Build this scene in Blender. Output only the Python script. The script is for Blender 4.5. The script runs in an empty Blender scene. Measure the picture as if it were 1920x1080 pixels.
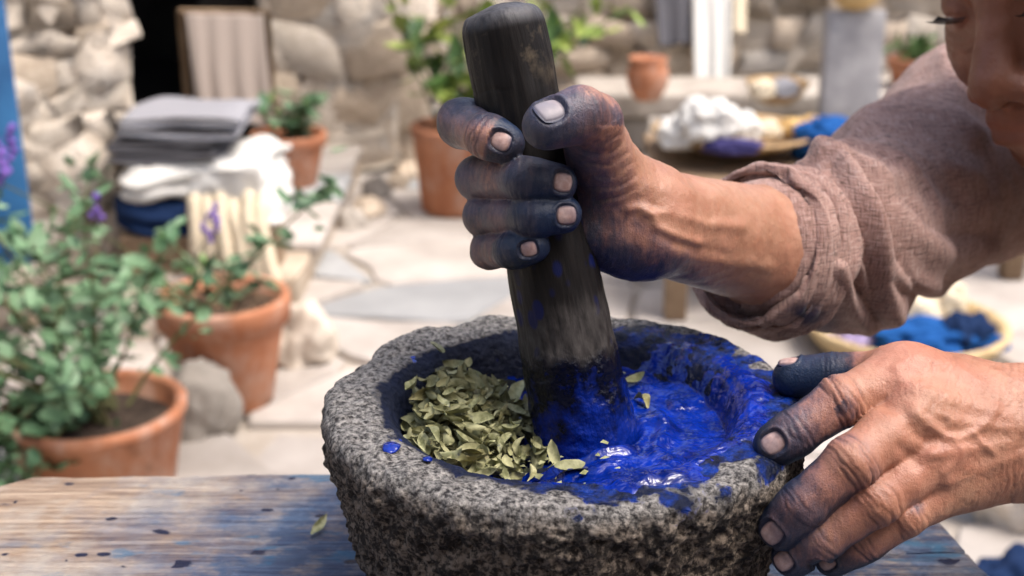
import bpy, bmesh, math, random
import numpy as np
from mathutils import Vector, Matrix, Euler
rnd = random.Random(7); rng = np.random.default_rng(11)
rad = math.radians
scene = bpy.context.scene
COL = scene.collection

# ------------------------------------------------------------------ camera
FPX = 2400.0; PITCH = rad(19.5); CAM = np.array([0, 0, 1.06])
cR = np.array([1., 0, 0]); cU = np.array([0, math.sin(PITCH), math.cos(PITCH)]); cF = np.array([0, math.cos(PITCH), -math.sin(PITCH)])
cd = bpy.data.cameras.new('camera'); cam = bpy.data.objects.new('camera', cd); COL.objects.link(cam)
cam.location = CAM; cam.rotation_euler = (rad(90) - PITCH, 0, 0)
cd.sensor_width = 36; cd.lens = FPX / 1920 * 36; cd.clip_start = 0.02; cd.clip_end = 200
cd.dof.use_dof = True; cd.dof.focus_distance = 0.545; cd.dof.aperture_fstop = 8.5; cd.dof.aperture_blades = 7
scene.camera = cam

# ------------------------------------------------------------------ sky and sun
SUN_EL, SUN_AZ = rad(66), rad(108)          # azimuth from +Y towards +X: high veiled sun
world = bpy.data.worlds.new('World'); scene.world = world; world.use_nodes = True
wn = world.node_tree; wn.nodes.clear()
sky = wn.nodes.new('ShaderNodeTexSky'); sky.sky_type = 'NISHITA'; sky.sun_disc = False
sky.sun_elevation = SUN_EL; sky.sun_rotation = SUN_AZ; sky.dust_density = 6.0; sky.ozone_density = 1.0; sky.air_density = 1.0
bg = wn.nodes.new('ShaderNodeBackground'); bg.inputs[1].default_value = 0.15
wo = wn.nodes.new('ShaderNodeOutputWorld')
wn.links.new(sky.outputs[0], bg.inputs[0]); wn.links.new(bg.outputs[0], wo.inputs[0])
sd = bpy.data.lights.new('sun', 'SUN'); sd.energy = 1.15; sd.angle = rad(24); sd.color = (1, .97, .93)
sun = bpy.data.objects.new('sun', sd); COL.objects.link(sun)
sdir = Vector((math.sin(SUN_AZ) * math.cos(SUN_EL), math.cos(SUN_AZ) * math.cos(SUN_EL), math.sin(SUN_EL)))
sun.rotation_euler = sdir.to_track_quat('Z', 'Y').to_euler(); sun.location = (-1, -4, 8)
vs = scene.view_settings; vs.view_transform = 'Standard'; vs.look = 'None'; vs.exposure = 1.08; vs.gamma = 1
scene.cycles.max_bounces = 6; scene.cycles.use_denoising = True

# ------------------------------------------------------------------ geometry helpers
def W(px, py, d):                           # photograph pixel + depth in metres -> point of the place
    return CAM + d * (cF + cR * (px - 960) / FPX - cU * (py - 540) / FPX)
def G(px, py, h=0.0):                       # the point at height h seen at that pixel
    v = cF + cR * (px - 960) / FPX - cU * (py - 540) / FPX
    return CAM + v * ((h - CAM[2]) / v[2])
def proj(P):
    q = np.asarray(P) - CAM; d = q @ cF
    return 960 + FPX * (q @ cR) / d, 540 - FPX * (q @ cU) / d, d
def nrm(v): v = np.asarray(v, float); return v / np.linalg.norm(v)
def sstep(a, b, x): t = np.clip((x - a) / (b - a), 0, 1); return t * t * (3 - 2 * t)

def vnoise(P, seed=0):
    P = np.asarray(P, np.float64); i = np.floor(P).astype(np.int64); f = P - i; f = f * f * (3 - 2 * f)
    def h(a, b, c):
        n = (a * 73856093) ^ (b * 19349663) ^ (c * 83492791) ^ (seed * 2654435761 + 1013904223)
        n = (n ^ (n >> 13)) * 1274126177 & 0x7fffffff; n = (n ^ (n >> 15)) * 668265263 & 0x7fffffff
        return ((n ^ (n >> 16)) & 0xffff) / 32767.5 - 1
    x, y, z = i[..., 0], i[..., 1], i[..., 2]; u, v, w = f[..., 0], f[..., 1], f[..., 2]
    def lx(b, c): return h(x, b, c) * (1 - u) + h(x + 1, b, c) * u
    return (lx(y, z) * (1 - v) + lx(y + 1, z) * v) * (1 - w) + (lx(y, z + 1) * (1 - v) + lx(y + 1, z + 1) * v) * w
def fbm(P, scale, octv=4, seed=0, gain=.5):
    s = np.zeros(len(P)); a = 1.; q = np.asarray(P) * scale
    for o in range(octv): s += a * vnoise(q, seed + o * 17); a *= gain; q = q * 2.03 + 5.3
    return s

def mesh_np(name, V, Fq, attrs=None, smooth=True):
    V = np.asarray(V, np.float32); me = bpy.data.meshes.new(name)
    if isinstance(Fq, np.ndarray):
        used = np.zeros(len(V), bool); used[Fq.ravel()] = True
        if not used.all(): Fq = (np.cumsum(used) - 1)[Fq]; V = V[used]; attrs = {k: np.asarray(a)[used] for k, a in (attrs or {}).items()}
        n = Fq.shape[1]; me.vertices.add(len(V)); me.vertices.foreach_set('co', V.ravel())
        me.loops.add(Fq.size); me.loops.foreach_set('vertex_index', Fq.astype(np.int32).ravel())
        me.polygons.add(len(Fq)); me.polygons.foreach_set('loop_start', np.arange(0, Fq.size, n, dtype=np.int32))
        me.update(calc_edges=True)
    else:
        me.from_pydata(V.tolist(), [], Fq); me.update()
    me.polygons.foreach_set('use_smooth', np.full(len(me.polygons), smooth))
    for k, a in (attrs or {}).items():
        at = me.attributes.new(k, 'FLOAT', 'POINT'); at.data.foreach_set('value', np.asarray(a, np.float32))
    me.validate(); return me
def link(name, me, m=None, parent=None, loc=None, rot=None, scale=None):
    o = bpy.data.objects.new(name, me); COL.objects.link(o)
    if m is not None and me is not None and not me.materials: me.materials.append(m)
    if parent is not None: o.parent = parent
    if loc is not None: o.location = loc
    if rot is not None: o.rotation_euler = rot
    if scale is not None: o.scale = scale
    return o
def tag(o, label, cat, group=None):
    o['label'] = label; o['category'] = cat
    if group: o['group'] = group
    return o
def thing(name, label, cat, loc=(0, 0, 0), rz=0, group=None):
    o = bpy.data.objects.new(name, None); COL.objects.link(o); o.location = loc; o.rotation_euler = (0, 0, rz)
    o.empty_display_size = .05
    return tag(o, label, cat, group)
def wpart(name, me, m, parent):             # a part whose mesh is already in world coordinates
    o = link(name, me, m); o.parent = parent
    M = Matrix.LocRotScale(parent.location, parent.rotation_euler, parent.scale) if parent.parent is None else Matrix.Identity(4)
    o.matrix_parent_inverse = M.inverted()
    return o
def grid_faces(nu, nv, cu=False, cv=False):
    iu = np.arange(nu if cu else nu - 1); iv = np.arange(nv if cv else nv - 1)
    A, B = np.meshgrid(iu, iv, indexing='ij'); A = A.ravel(); B = B.ravel(); A2 = (A + 1) % nu; B2 = (B + 1) % nv
    return np.stack([A * nv + B, A2 * nv + B, A2 * nv + B2, A * nv + B2], 1)
def vnormals(V, Fq):
    a = V[Fq[:, 2]] - V[Fq[:, 0]]; b = V[Fq[:, 3 % Fq.shape[1]]] - V[Fq[:, 1]]
    n = np.cross(a, b); N = np.zeros_like(V)
    for c in range(Fq.shape[1]):
        for k in range(3): N[:, k] += np.bincount(Fq[:, c], n[:, k], len(V))
    return N / (np.linalg.norm(N, axis=1, keepdims=True) + 1e-12)
def lathe(prof, nt=64, npf=None):           # profile (r, z) -> V, F
    p = np.array(prof, float)
    if npf:
        s = np.r_[0, np.cumsum(np.linalg.norm(np.diff(p, axis=0), axis=1))]; t = np.linspace(0, s[-1], npf)
        p = np.stack([np.interp(t, s, p[:, 0]), np.interp(t, s, p[:, 1])], 1)
    th = np.linspace(0, 2 * np.pi, nt, endpoint=False)
    V = np.stack([p[None, :, 0] * np.cos(th)[:, None], p[None, :, 0] * np.sin(th)[:, None], np.broadcast_to(p[None, :, 1], (nt, len(p)))], -1).reshape(-1, 3)
    return V, grid_faces(nt, len(p), cu=True)
def tube(pts, rs, n=8):                     # swept tube with closed ends
    pts = np.asarray(pts, float); m = len(pts); rs = np.broadcast_to(np.asarray(rs, float), (m,))
    T = np.gradient(pts, axis=0); T /= np.linalg.norm(T, axis=1, keepdims=True) + 1e-12
    ref = np.array([0, 0, 1.]) if abs(T[0, 2]) < .9 else np.array([1., 0, 0])
    th = np.linspace(0, 2 * np.pi, n, endpoint=False); V = []
    for i in range(m):
        b = nrm(np.cross(T[i], ref)); c = np.cross(b, T[i]); ref = c
        V.append(pts[i] + rs[i] * (np.cos(th)[:, None] * b + np.sin(th)[:, None] * c))
    V = np.concatenate(V + [pts[:1], pts[-1:]]); F = grid_faces(m, n, cv=True).tolist()
    e = m * n
    F += [[e, (k + 1) % n, k] for k in range(n)] + [[e + 1, (m - 1) * n + k, (m - 1) * n + (k + 1) % n] for k in range(n)]
    return V, F
def catmull(pts, n=12):
    p = np.asarray(pts, float); p = np.vstack([2 * p[0] - p[1], p, 2 * p[-1] - p[-2]]); out = []
    for i in range(1, len(p) - 2):
        for t in np.linspace(0, 1, n, endpoint=False):
            a, b, c, d = p[i - 1:i + 3]
            out.append(.5 * (2 * b + (c - a) * t + (2 * a - 5 * b + 4 * c - d) * t * t + (3 * b - a - 3 * c + d) * t ** 3))
    return np.array(out + [p[-2]])
def join(parts):
    V = []; F = []; n = 0; quad = all(isinstance(f, np.ndarray) for _, f in parts)
    for v, f in parts:
        v = np.asarray(v); V.append(v)
        if quad: F.append(f + n)
        else: F += [[i + n for i in q] for q in (f.tolist() if isinstance(f, np.ndarray) else f)]
        n += len(v)
    return np.concatenate(V), (np.concatenate(F) if quad else F)
def box_mesh(name, sx, sy, sz, bev=.004, seg=2, rough=0., seed=0, cuts=0):
    bm = bmesh.new(); bmesh.ops.create_cube(bm, size=1)
    for v in bm.verts: v.co = Vector((v.co.x * sx, v.co.y * sy, v.co.z * sz))
    if bev: bmesh.ops.bevel(bm, geom=list(bm.edges), offset=bev, segments=seg, affect='EDGES', profile=.6)
    if cuts: bmesh.ops.subdivide_edges(bm, edges=[e for e in bm.edges if e.calc_length() > min(sx, sy, sz) * .6], cuts=cuts, use_grid_fill=True)
    if rough:
        P = np.array([v.co for v in bm.verts]); n = np.stack([fbm(P + 3 * k, 9, 3, seed + k) for k in range(3)], 1) * rough
        for v, d in zip(bm.verts, n): v.co += Vector(d)
    me = bpy.data.meshes.new(name); bm.to_mesh(me); bm.free()
    for p in me.polygons: p.use_smooth = True
    return me

# ------------------------------------------------------------------ solid shapes from distance fields
class Field:
    def __init__(s, lo, hi, h):
        s.lo = np.asarray(lo, float); s.h = h; s.n = np.ceil((np.asarray(hi) - s.lo) / h).astype(int) + 1
    def axes(s, i0, i1): return [(s.lo[k] + s.h * np.arange(i0[k], i1[k])).astype(np.float32) for k in range(3)]
    def box(s, lo, hi):
        i0 = np.clip(np.floor((np.asarray(lo) - s.lo) / s.h).astype(int), 0, s.n); i1 = np.clip(np.ceil((np.asarray(hi) - s.lo) / s.h).astype(int) + 1, 0, s.n)
        return i0, i1
def smin(a, b, k):
    if k <= 0: return np.minimum(a, b)
    h = np.maximum(k - np.abs(a - b), 0) / k; return np.minimum(a, b) - h * h * (k * .25)
def cap(a, b, ra, rb=None, n=None, s=1.): return ('c', np.asarray(a, float), np.asarray(b, float), ra, ra if rb is None else rb, None if n is None else nrm(n), s)
def ell(c, r, R=None): return ('e', np.asarray(c, float), np.asarray(r, float), np.eye(3) if R is None else np.asarray(R))
def pbox(p, pad):
    if p[0] == 'c': r = max(p[3], p[4]) + pad; return np.minimum(p[1], p[2]) - r, np.maximum(p[1], p[2]) + r
    r = p[2].max() + pad; return p[1] - r, p[1] + r
def peval(p, x, y, z):
    if p[0] == 'c':
        _, a, b, ra, rb, n, s = p; ab = b - a; L = max(ab @ ab, 1e-12)
        X = (x - a[0])[:, None, None]; Y = (y - a[1])[None, :, None]; Z = (z - a[2])[None, None, :]
        t = np.clip((X * np.float32(ab[0]) + Y * np.float32(ab[1]) + Z * np.float32(ab[2])) / np.float32(L), 0, 1)
        dx = X - t * np.float32(ab[0]); dy = Y - t * np.float32(ab[1]); dz = Z - t * np.float32(ab[2])
        q = dx * dx + dy * dy + dz * dz
        if n is not None: w = dx * np.float32(n[0]) + dy * np.float32(n[1]) + dz * np.float32(n[2]); q += w * w * np.float32(s * s - 1)
        return np.sqrt(np.maximum(q, 0)) - (np.float32(ra) + np.float32(rb - ra) * t)
    _, c, r, R = p
    X = (x - c[0])[:, None, None]; Y = (y - c[1])[None, :, None]; Z = (z - c[2])[None, None, :]
    k0 = 0; k1 = 0
    for i in range(3):
        w = X * np.float32(R[i][0]) + Y * np.float32(R[i][1]) + Z * np.float32(R[i][2]); k0 = k0 + (w / np.float32(r[i])) ** 2; k1 = k1 + (w / np.float32(r[i] ** 2)) ** 2
    k0 = np.sqrt(k0); k1 = np.sqrt(k1) + 1e-9
    return k0 * (k0 - 1) / k1
def group(fd, prims, k, i0=None, i1=None, A=None):
    if i0 is None: i0 = np.zeros(3, int); i1 = fd.n
    if A is None: A = np.full(tuple(i1 - i0), .05, np.float32)
    for p in prims:
        kk = k
        if isinstance(p, list): kk, p = p
        b0, b1 = fd.box(*pbox(p, abs(kk) + 3 * fd.h)); b0 = np.maximum(b0, i0); b1 = np.minimum(b1, i1)
        if (b1 <= b0).any(): continue
        sl = tuple(slice(b0[q] - i0[q], b1[q] - i0[q]) for q in range(3)); d = peval(p, *fd.axes(b0, b1))
        if kk >= 0: A[sl] = smin(A[sl], d, kk)
        else: A[sl] = -smin(-A[sl], d, -kk)          # negative k: carve
    return A
def add_group(fd, A, base, prims, kin, kout):        # A = min(A, smin(base, prims))
    bb = [pbox(p[1] if isinstance(p, list) else p, kout + 3 * fd.h) for p in prims]
    i0, i1 = fd.box(np.min([b[0] for b in bb], 0), np.max([b[1] for b in bb], 0))
    d = group(fd, prims, kin, i0, i1); sl = tuple(slice(i0[q], i1[q]) for q in range(3))
    A[sl] = np.minimum(A[sl], smin(base[sl], d, kout))
def nets(A, fd):
    s = A < 0; o8 = [(i, j, k) for i in (0, 1) for j in (0, 1) for k in (0, 1)]
    n = np.array(A.shape) - 1
    c = [s[i:i + n[0], j:j + n[1], k:k + n[2]] for i, j, k in o8]
    an = c[0].copy(); al = c[0].copy()
    for q in c[1:]: an |= q; al &= q
    ids = np.flatnonzero(an & ~al); I = np.stack(np.unravel_index(ids, tuple(n)), 1)
    vals = np.stack([A[I[:, 0] + i, I[:, 1] + j, I[:, 2] + k] for i, j, k in o8], 1); off = np.array(o8, float)
    P = np.zeros((len(I), 3)); cnt = np.zeros(len(I))
    for a in range(8):
        for b in range(a + 1, 8):
            if np.abs(off[a] - off[b]).sum() != 1: continue
            va, vb = vals[:, a], vals[:, b]; m = (va < 0) != (vb < 0)
            t = np.where(m, va / np.where(m, va - vb, 1), 0)[:, None]
            P += np.where(m[:, None], off[a] + t * (off[b] - off[a]), 0); cnt += m
    V = fd.lo + fd.h * (I + P / cnt[:, None]); Q = []
    for ax in range(3):
        sa = [slice(None)] * 3; sb = [slice(None)] * 3; sa[ax] = slice(0, -1); sb[ax] = slice(1, None)
        ch = s[tuple(sa)] != s[tuple(sb)]
        E = np.stack(np.nonzero(ch), 1); u, v = (ax + 1) % 3, (ax + 2) % 3
        ok = (E[:, u] > 0) & (E[:, v] > 0) & (E[:, u] < n[u]) & (E[:, v] < n[v]); E = E[ok]
        ins = s[E[:, 0], E[:, 1], E[:, 2]]; q = []
        for du, dv in ((-1, -1), (0, -1), (0, 0), (-1, 0)):
            D = E.copy(); D[:, u] += du; D[:, v] += dv
            q.append(np.searchsorted(ids, (D[:, 0] * n[1] + D[:, 1]) * n[2] + D[:, 2]))
        q = np.stack(q, 1); q[~ins] = q[~ins][:, ::-1]; Q.append(q)
    return V, np.concatenate(Q)
def relax(V, Fq, it=1, f=.5):
    a = np.concatenate([Fq[:, i] for i in range(4)]); b = np.concatenate([Fq[:, (i + 1) % 4] for i in range(4)])
    cnt = np.bincount(a, minlength=len(V)) + 1e-9
    for _ in range(it):
        M = np.stack([np.bincount(a, V[b, k], len(V)) / cnt for k in range(3)], 1); V = V + f * (M - V)
    return V
def segd(P, a, b):
    ab = b - a; t = np.clip((P - a) @ ab / (ab @ ab), 0, 1); return np.linalg.norm(P - a - t[:, None] * ab, axis=1), t
def polyd(P2, pts):                         # distance to a polyline in pixels
    pts = np.asarray(pts, float); d = np.full(len(P2), 1e9)
    for a, b in zip(pts[:-1], pts[1:]): d = np.minimum(d, segd(P2, a, b)[0])
    return d

# ------------------------------------------------------------------ materials
class Mt:
    def __init__(s, name, rough=.7, spec=.5):
        s.m = bpy.data.materials.new(name); s.m.use_nodes = True; s.t = s.m.node_tree; s.b = s.t.nodes['Principled BSDF']
        s.b.inputs['Roughness'].default_value = rough; s.b.inputs['Specular IOR Level'].default_value = spec
        s.tc = s.t.nodes.new('ShaderNodeTexCoord')
    def set(s, sock, v):
        if hasattr(v, 'links') or isinstance(v, bpy.types.NodeSocket): s.t.links.new(v, sock)
        elif isinstance(v, tuple) and len(v) == 3 and sock.type == 'RGBA': sock.default_value = (*v, 1)
        else: sock.default_value = v
    def coord(s, sc=(1, 1, 1), kind='Object', rot=(0, 0, 0)):
        n = s.t.nodes.new('ShaderNodeMapping'); s.t.links.new(s.tc.outputs[kind], n.inputs[0]); n.inputs['Scale'].default_value = sc; n.inputs['Rotation'].default_value = rot; return n.outputs[0]
    def noise(s, scale, det=4, rough=.55, co=None, dist=0, out=0):
        n = s.t.nodes.new('ShaderNodeTexNoise'); n.inputs['Scale'].default_value = scale; n.inputs['Detail'].default_value = det; n.inputs['Roughness'].default_value = rough; n.inputs['Distortion'].default_value = dist
        s.t.links.new(co or s.tc.outputs['Object'], n.inputs['Vector']); return n.outputs[out]
    def voro(s, scale, co=None, feat='F1', out='Distance', rnd_=1.):
        n = s.t.nodes.new('ShaderNodeTexVoronoi'); n.feature = feat; n.inputs['Scale'].default_value = scale; n.inputs['Randomness'].default_value = rnd_
        s.t.links.new(co or s.tc.outputs['Object'], n.inputs['Vector']); return n.outputs[out]
    def wave(s, scale, dist, co=None, det=2, axis='X'):
        n = s.t.nodes.new('ShaderNodeTexWave'); n.bands_direction = axis; n.inputs['Scale'].default_value = scale; n.inputs['Distortion'].default_value = dist; n.inputs['Detail'].default_value = det
        s.t.links.new(co or s.tc.outputs['Object'], n.inputs['Vector']); return n.outputs[1]
    def ramp(s, f, stops):
        n = s.t.nodes.new('ShaderNodeValToRGB'); e = n.color_ramp.elements
        while len(e) < len(stops): e.new(.5)
        for q, (p, c) in zip(e, stops): q.position = p; q.color = (c, c, c, 1) if not isinstance(c, tuple) else (*c, 1)
        s.t.links.new(f, n.inputs[0]); return n.outputs[0]
    def mix(s, f, a, b, mode='MIX'):
        n = s.t.nodes.new('ShaderNodeMix'); n.data_type = 'RGBA'; n.blend_type = mode
        s.set(n.inputs[0], f); s.set(n.inputs[6], a); s.set(n.inputs[7], b); return n.outputs[2]
    def math(s, op, a, b=0., c=0., clamp=False):
        n = s.t.nodes.new('ShaderNodeMath'); n.operation = op; n.use_clamp = clamp
        s.set(n.inputs[0], a); s.set(n.inputs[1], b); s.set(n.inputs[2], c); return n.outputs[0]
    def attr(s, name):
        n = s.t.nodes.new('ShaderNodeAttribute'); n.attribute_name = name; return n.outputs['Fac']
    def rand(s):
        n = s.t.nodes.new('ShaderNodeObjectInfo'); return n.outputs['Random']
    def hsv(s, c, h=.5, sa=1., v=1.):
        n = s.t.nodes.new('ShaderNodeHueSaturation'); s.set(n.inputs['Hue'], h); s.set(n.inputs['Saturation'], sa); s.set(n.inputs['Value'], v); s.set(n.inputs['Color'], c); return n.outputs[0]
    def bump(s, h, strength=.5, dist=.002, prev=None):
        n = s.t.nodes.new('ShaderNodeBump'); s.set(n.inputs['Strength'], strength); n.inputs['Distance'].default_value = dist; s.t.links.new(h, n.inputs['Height'])
        if prev is not None: s.t.links.new(prev, n.inputs['Normal'])
        return n.outputs[0]
    def out(s, col=None, normal=None, rough=None, **kw):
        if col is not None: s.set(s.b.inputs['Base Color'], col)
        if normal is not None: s.t.links.new(normal, s.b.inputs['Normal'])
        if rough is not None: s.set(s.b.inputs['Roughness'], rough)
        for k, v in kw.items(): s.set(s.b.inputs[k.replace('_', ' ')], v)
        return s.m
def simple(name, c0, c1, scale=20, rough=.75, bump=.3, bd=.003, co=None, rv=.0, det=5, sp=.4):
    M = Mt(name, rough, sp); f = M.noise(scale, det, .6); c = M.mix(M.ramp(f, [(.3, 0.), (.7, 1.)]), c0, c1)
    if rv: c = M.hsv(c, v=M.math('MULTIPLY_ADD', M.rand(), rv * 2, 1 - rv))
    return M.out(c, M.bump(M.noise(scale * 3, 4), bump, bd) if bump else None)

# ------------------------------------------------------------------ materials of the foreground
def m_mortar():
    M = Mt('basalt', .75, .28); blue = M.attr('blue'); wet = M.attr('wet'); wear = M.attr('wear')
    g = M.noise(400, 5, .72); g2 = M.voro(300); big = M.noise(45, 4, .6)
    dark = M.mix(big, (.008, .006, .005), (.03, .022, .017)); tan = M.mix(M.noise(150, 3), (.15, .11, .078), (.34, .28, .225))
    spk = M.ramp(M.math('ADD', M.math('MULTIPLY', g, .75), M.math('MULTIPLY', M.noise(120, 4, .6), .45)), [(.56, 0.), (.68, 1.)])
    c = M.mix(M.math('MULTIPLY', spk, .75), dark, tan)
    grey = M.mix(M.ramp(g, [(.40, 0.), (.64, 1.)]), (.022, .021, .024), (.37, .36, .345))
    c = M.mix(M.math('MULTIPLY', wear, .85), c, grey)
    dye = M.mix(M.math('MULTIPLY', M.ramp(M.noise(120, 4), [(.42, 0.), (.62, 1.)]), M.attr('smear')), M.mix(M.noise(70, 3), (.0008, .0025, .010), (.0015, .008, .04)), (.002, .03, .24))
    bm_ = M.ramp(M.math('ADD', M.math('MULTIPLY', M.noise(200, 6, .75), .9), M.math('MULTIPLY_ADD', blue, 1.3, -.65)), [(.40, 0.), (.50, 1.)])
    c = M.mix(bm_, c, dye)
    n1 = M.bump(M.math('SUBTRACT', g, M.math('MULTIPLY', g2, .5)), .9, .0022); n2 = M.bump(M.noise(160, 3), .6, .0025, n1)
    r = M.mix(M.math('MULTIPLY', M.math('MULTIPLY', bm_, wet), 1., clamp=True), (.8, .8, .8), (.09, .09, .09))
    return M.out(c, n2, r)
def m_paste():
    M = Mt('blue_paste', .12, .6)
    f = M.noise(70, 4, .6); c = M.mix(M.ramp(f, [(.35, 0.), (.7, 1.)]), (.0008, .007, .085), (.0015, .026, .33))
    n = M.bump(M.noise(95, 3, .5, dist=1.4), .34, .007); n = M.bump(M.noise(300, 2, .5, dist=.6), .10, .0016, n)
    return M.out(c, n, M.ramp(M.noise(200, 2), [(.35, .03), (.7, .09)]), Specular_IOR_Level=.5)
def m_pestle():
    M = Mt('dark_pestle_wood', .42, .22); h = M.attr('hgt'); co = M.coord((240, 240, 30)); gr = M.noise(1, 6, .65, co); fine = M.noise(1, 4, .6, M.coord((220, 220, 110)))
    blk = M.mix(M.ramp(gr, [(.35, 0.), (.8, 1.)]), (.003, .0027, .003), (.014, .0115, .011))
    blk = M.mix(M.math('MULTIPLY', M.ramp(M.noise(34, 5, .7), [(.55, 0.), (.75, 1.)]), M.ramp(h, [(.78, 0.), (.9, 1.)])), blk, (.14, .11, .075))
    worn = M.mix(M.ramp(fine, [(.3, 0.), (.7, 1.)]), (.008, .007, .0075), (.12, .11, .105))
    f = M.math('ADD', M.ramp(h, [(.13, 0.), (.22, 1.), (.30, .9), (.42, 0.)]), M.math('MULTIPLY_ADD', gr, .9, -.55)); c = M.mix(M.math('MULTIPLY', M.ramp(f, [(.45, 0.), (1., 1.)]), .6), blk, worn)
    top = M.math('MULTIPLY', M.ramp(h, [(.955, 0.), (.985, 1.)]), M.ramp(M.noise(60, 5), [(.35, .2), (.65, 1.)])); c = M.mix(top, c, (.10, .10, .11))
    sp = M.ramp(M.voro(105, M.coord((1, 1, .6))), [(.26, 1.), (.34, 0.)]); sp = M.math('MULTIPLY', sp, M.ramp(M.noise(40, 2), [(.46, 0.), (.52, 1.)])); sp = M.math('MULTIPLY', sp, M.ramp(h, [(.5, 1.), (.62, 0.)])); c = M.mix(sp, c, (.002, .005, .045))
    dy = M.ramp(M.math('ADD', h, M.math('MULTIPLY_ADD', M.noise(1, 5, .6, M.coord((75, 75, 38))), .16, -.08)), [(.185, 1.), (.225, 0.)])
    c = M.mix(dy, c, M.mix(M.ramp(M.math('ADD', h, M.math('MULTIPLY_ADD', M.noise(90, 5, .65), .5, -.25)), [(-.03, 1.), (.13, 0.)]), (.0008, .0016, .008), (.0015, .014, .17)))
    n = M.bump(gr, .4, .0015); n = M.bump(M.math('MULTIPLY', M.noise(190, 4), dy), .7, .0028, n)
    return M.out(c, n, M.mix(dy, (.5, .5, .5), (.10, .10, .10)))
def m_skin():
    M = Mt('skin', .46, .42); dye = M.attr('dye'); cr = M.attr('crease'); red = M.attr('red')
    n1 = M.noise(55, 4, .6); n2 = M.noise(240, 4, .6)
    sk = M.mix(M.ramp(n1, [(.3, 0.), (.7, 1.)]), (.335, .165, .103), (.46, .258, .172)); sk = M.mix(M.math('MULTIPLY', M.ramp(n2, [(.45, 0.), (.7, 1.)]), .35), sk, (.34, .13, .075))
    sp = M.math('MULTIPLY', M.ramp(M.voro(95), [(.09, 1.), (.2, 0.)]), M.ramp(M.noise(33, 2), [(.5, 0.), (.6, 1.)])); sk = M.mix(M.math('MULTIPLY', sp, .5), sk, (.13, .05, .03))
    sk = M.mix(M.math('MULTIPLY', red, .5), sk, (.46, .16, .115)); sk = M.mix(M.attr('tan'), sk, (.17, .066, .036))  # tan mixes in dark brown: uneven tone on hands, painted shade on face
    d = M.math('ADD', dye, M.math('MULTIPLY', M.math('SUBTRACT', M.math('MULTIPLY_ADD', M.noise(1, 5, .7, M.coord((420, 150, 110))), .8, M.math('MULTIPLY', M.noise(190, 6, .72), .6)), .70), M.ramp(dye, [(0., 0.), (.12, .7), (.85, .8), (1., .45)])))
    dc = M.ramp(d, [(.30, (.26, .125, .105)), (.50, (.11, .062, .064)), (.68, (.038, .036, .054)), (.90, (.008, .017, .042))]); dc = M.mix(M.math('MULTIPLY', M.ramp(M.noise(40, 3), [(.4, 0.), (.65, 1.)]), .6), dc, M.mix(d, (.20, .165, .205), (.005, .02, .06)))
    c = M.mix(M.ramp(d, [(.06, 0.), (.42, 1.)]), sk, dc)
    c = M.mix(M.math('MULTIPLY', cr, .85), c, M.mix(M.ramp(dye, [(0., 0.), (.3, 1.)]), (.16, .055, .032), (.014, .015, .035)))
    a = M.voro(820, feat='DISTANCE_TO_EDGE'); nn = M.bump(M.ramp(a, [(0., 0.), (.25, 1.)]), .16, .0005); nn = M.bump(M.noise(300, 6, .7), .38, .0014, nn); nn = M.bump(M.noise(1, 5, .65, M.coord((520, 170, 200), rot=(0, .7, .2))), .3, .0012, nn)
    return M.out(c, nn, M.ramp(M.noise(150, 3), [(.3, .32), (.7, .5)]), Subsurface_Weight=.10, Subsurface_Radius=(.004, .0015, .0008), Subsurface_Scale=1.)
def m_nail():
    M = Mt('fingernail', .48, .35); e = M.attr('edge'); n = M.noise(1, 4, .6, M.coord((330, 330, 330)))
    c = M.mix(M.ramp(n, [(.3, 0.), (.7, 1.)]), (.34, .20, .175), (.52, .38, .35)); c = M.mix(M.math('MULTIPLY', M.ramp(M.noise(140, 4), [(.45, 0.), (.62, 1.)]), .5), c, (.10, .08, .11))
    c = M.mix(M.math('MULTIPLY', M.attr('dyed'), .75), c, (.20, .205, .24)); c = M.mix(M.ramp(e, [(.35, 0.), (.9, .97)]), c, (.012, .018, .05))
    return M.out(c, M.bump(M.noise(600, 2), .15, .0005))
def m_linen():
    M = Mt('linen', .9, .15); M.b.inputs['Sheen Weight'].default_value = .15; M.b.inputs['Sheen Roughness'].default_value = .5
    t1 = M.noise(1, 4, .65, M.coord((1500, 120, 120), rot=(.3, -.75, .4))); t2 = M.noise(1, 4, .65, M.coord((120, 120, 1500), rot=(.3, -.75, .4))); wv = M.math('MULTIPLY', M.math('ADD', t1, t2), .5)
    c = M.mix(M.ramp(M.noise(22, 4, .6), [(.3, 0.), (.7, 1.)]), (.25, .14, .117), (.39, .25, .212))
    c = M.mix(M.math('MULTIPLY', M.ramp(M.math('MAXIMUM', t1, t2), [(.55, 0.), (.68, 1.)]), .5), c, (.55, .44, .41)); c = M.mix(M.math('MULTIPLY', M.ramp(M.math('MINIMUM', t1, t2), [(.34, 1.), (.46, 0.)]), .75), c, (.06, .035, .03))
    c = M.mix(M.attr('dye'), c, (.012, .02, .06))
    n = M.bump(wv, .7, .0014); n = M.bump(M.noise(140, 4, .6), .4, .003, n)
    return M.out(c, n)
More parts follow.
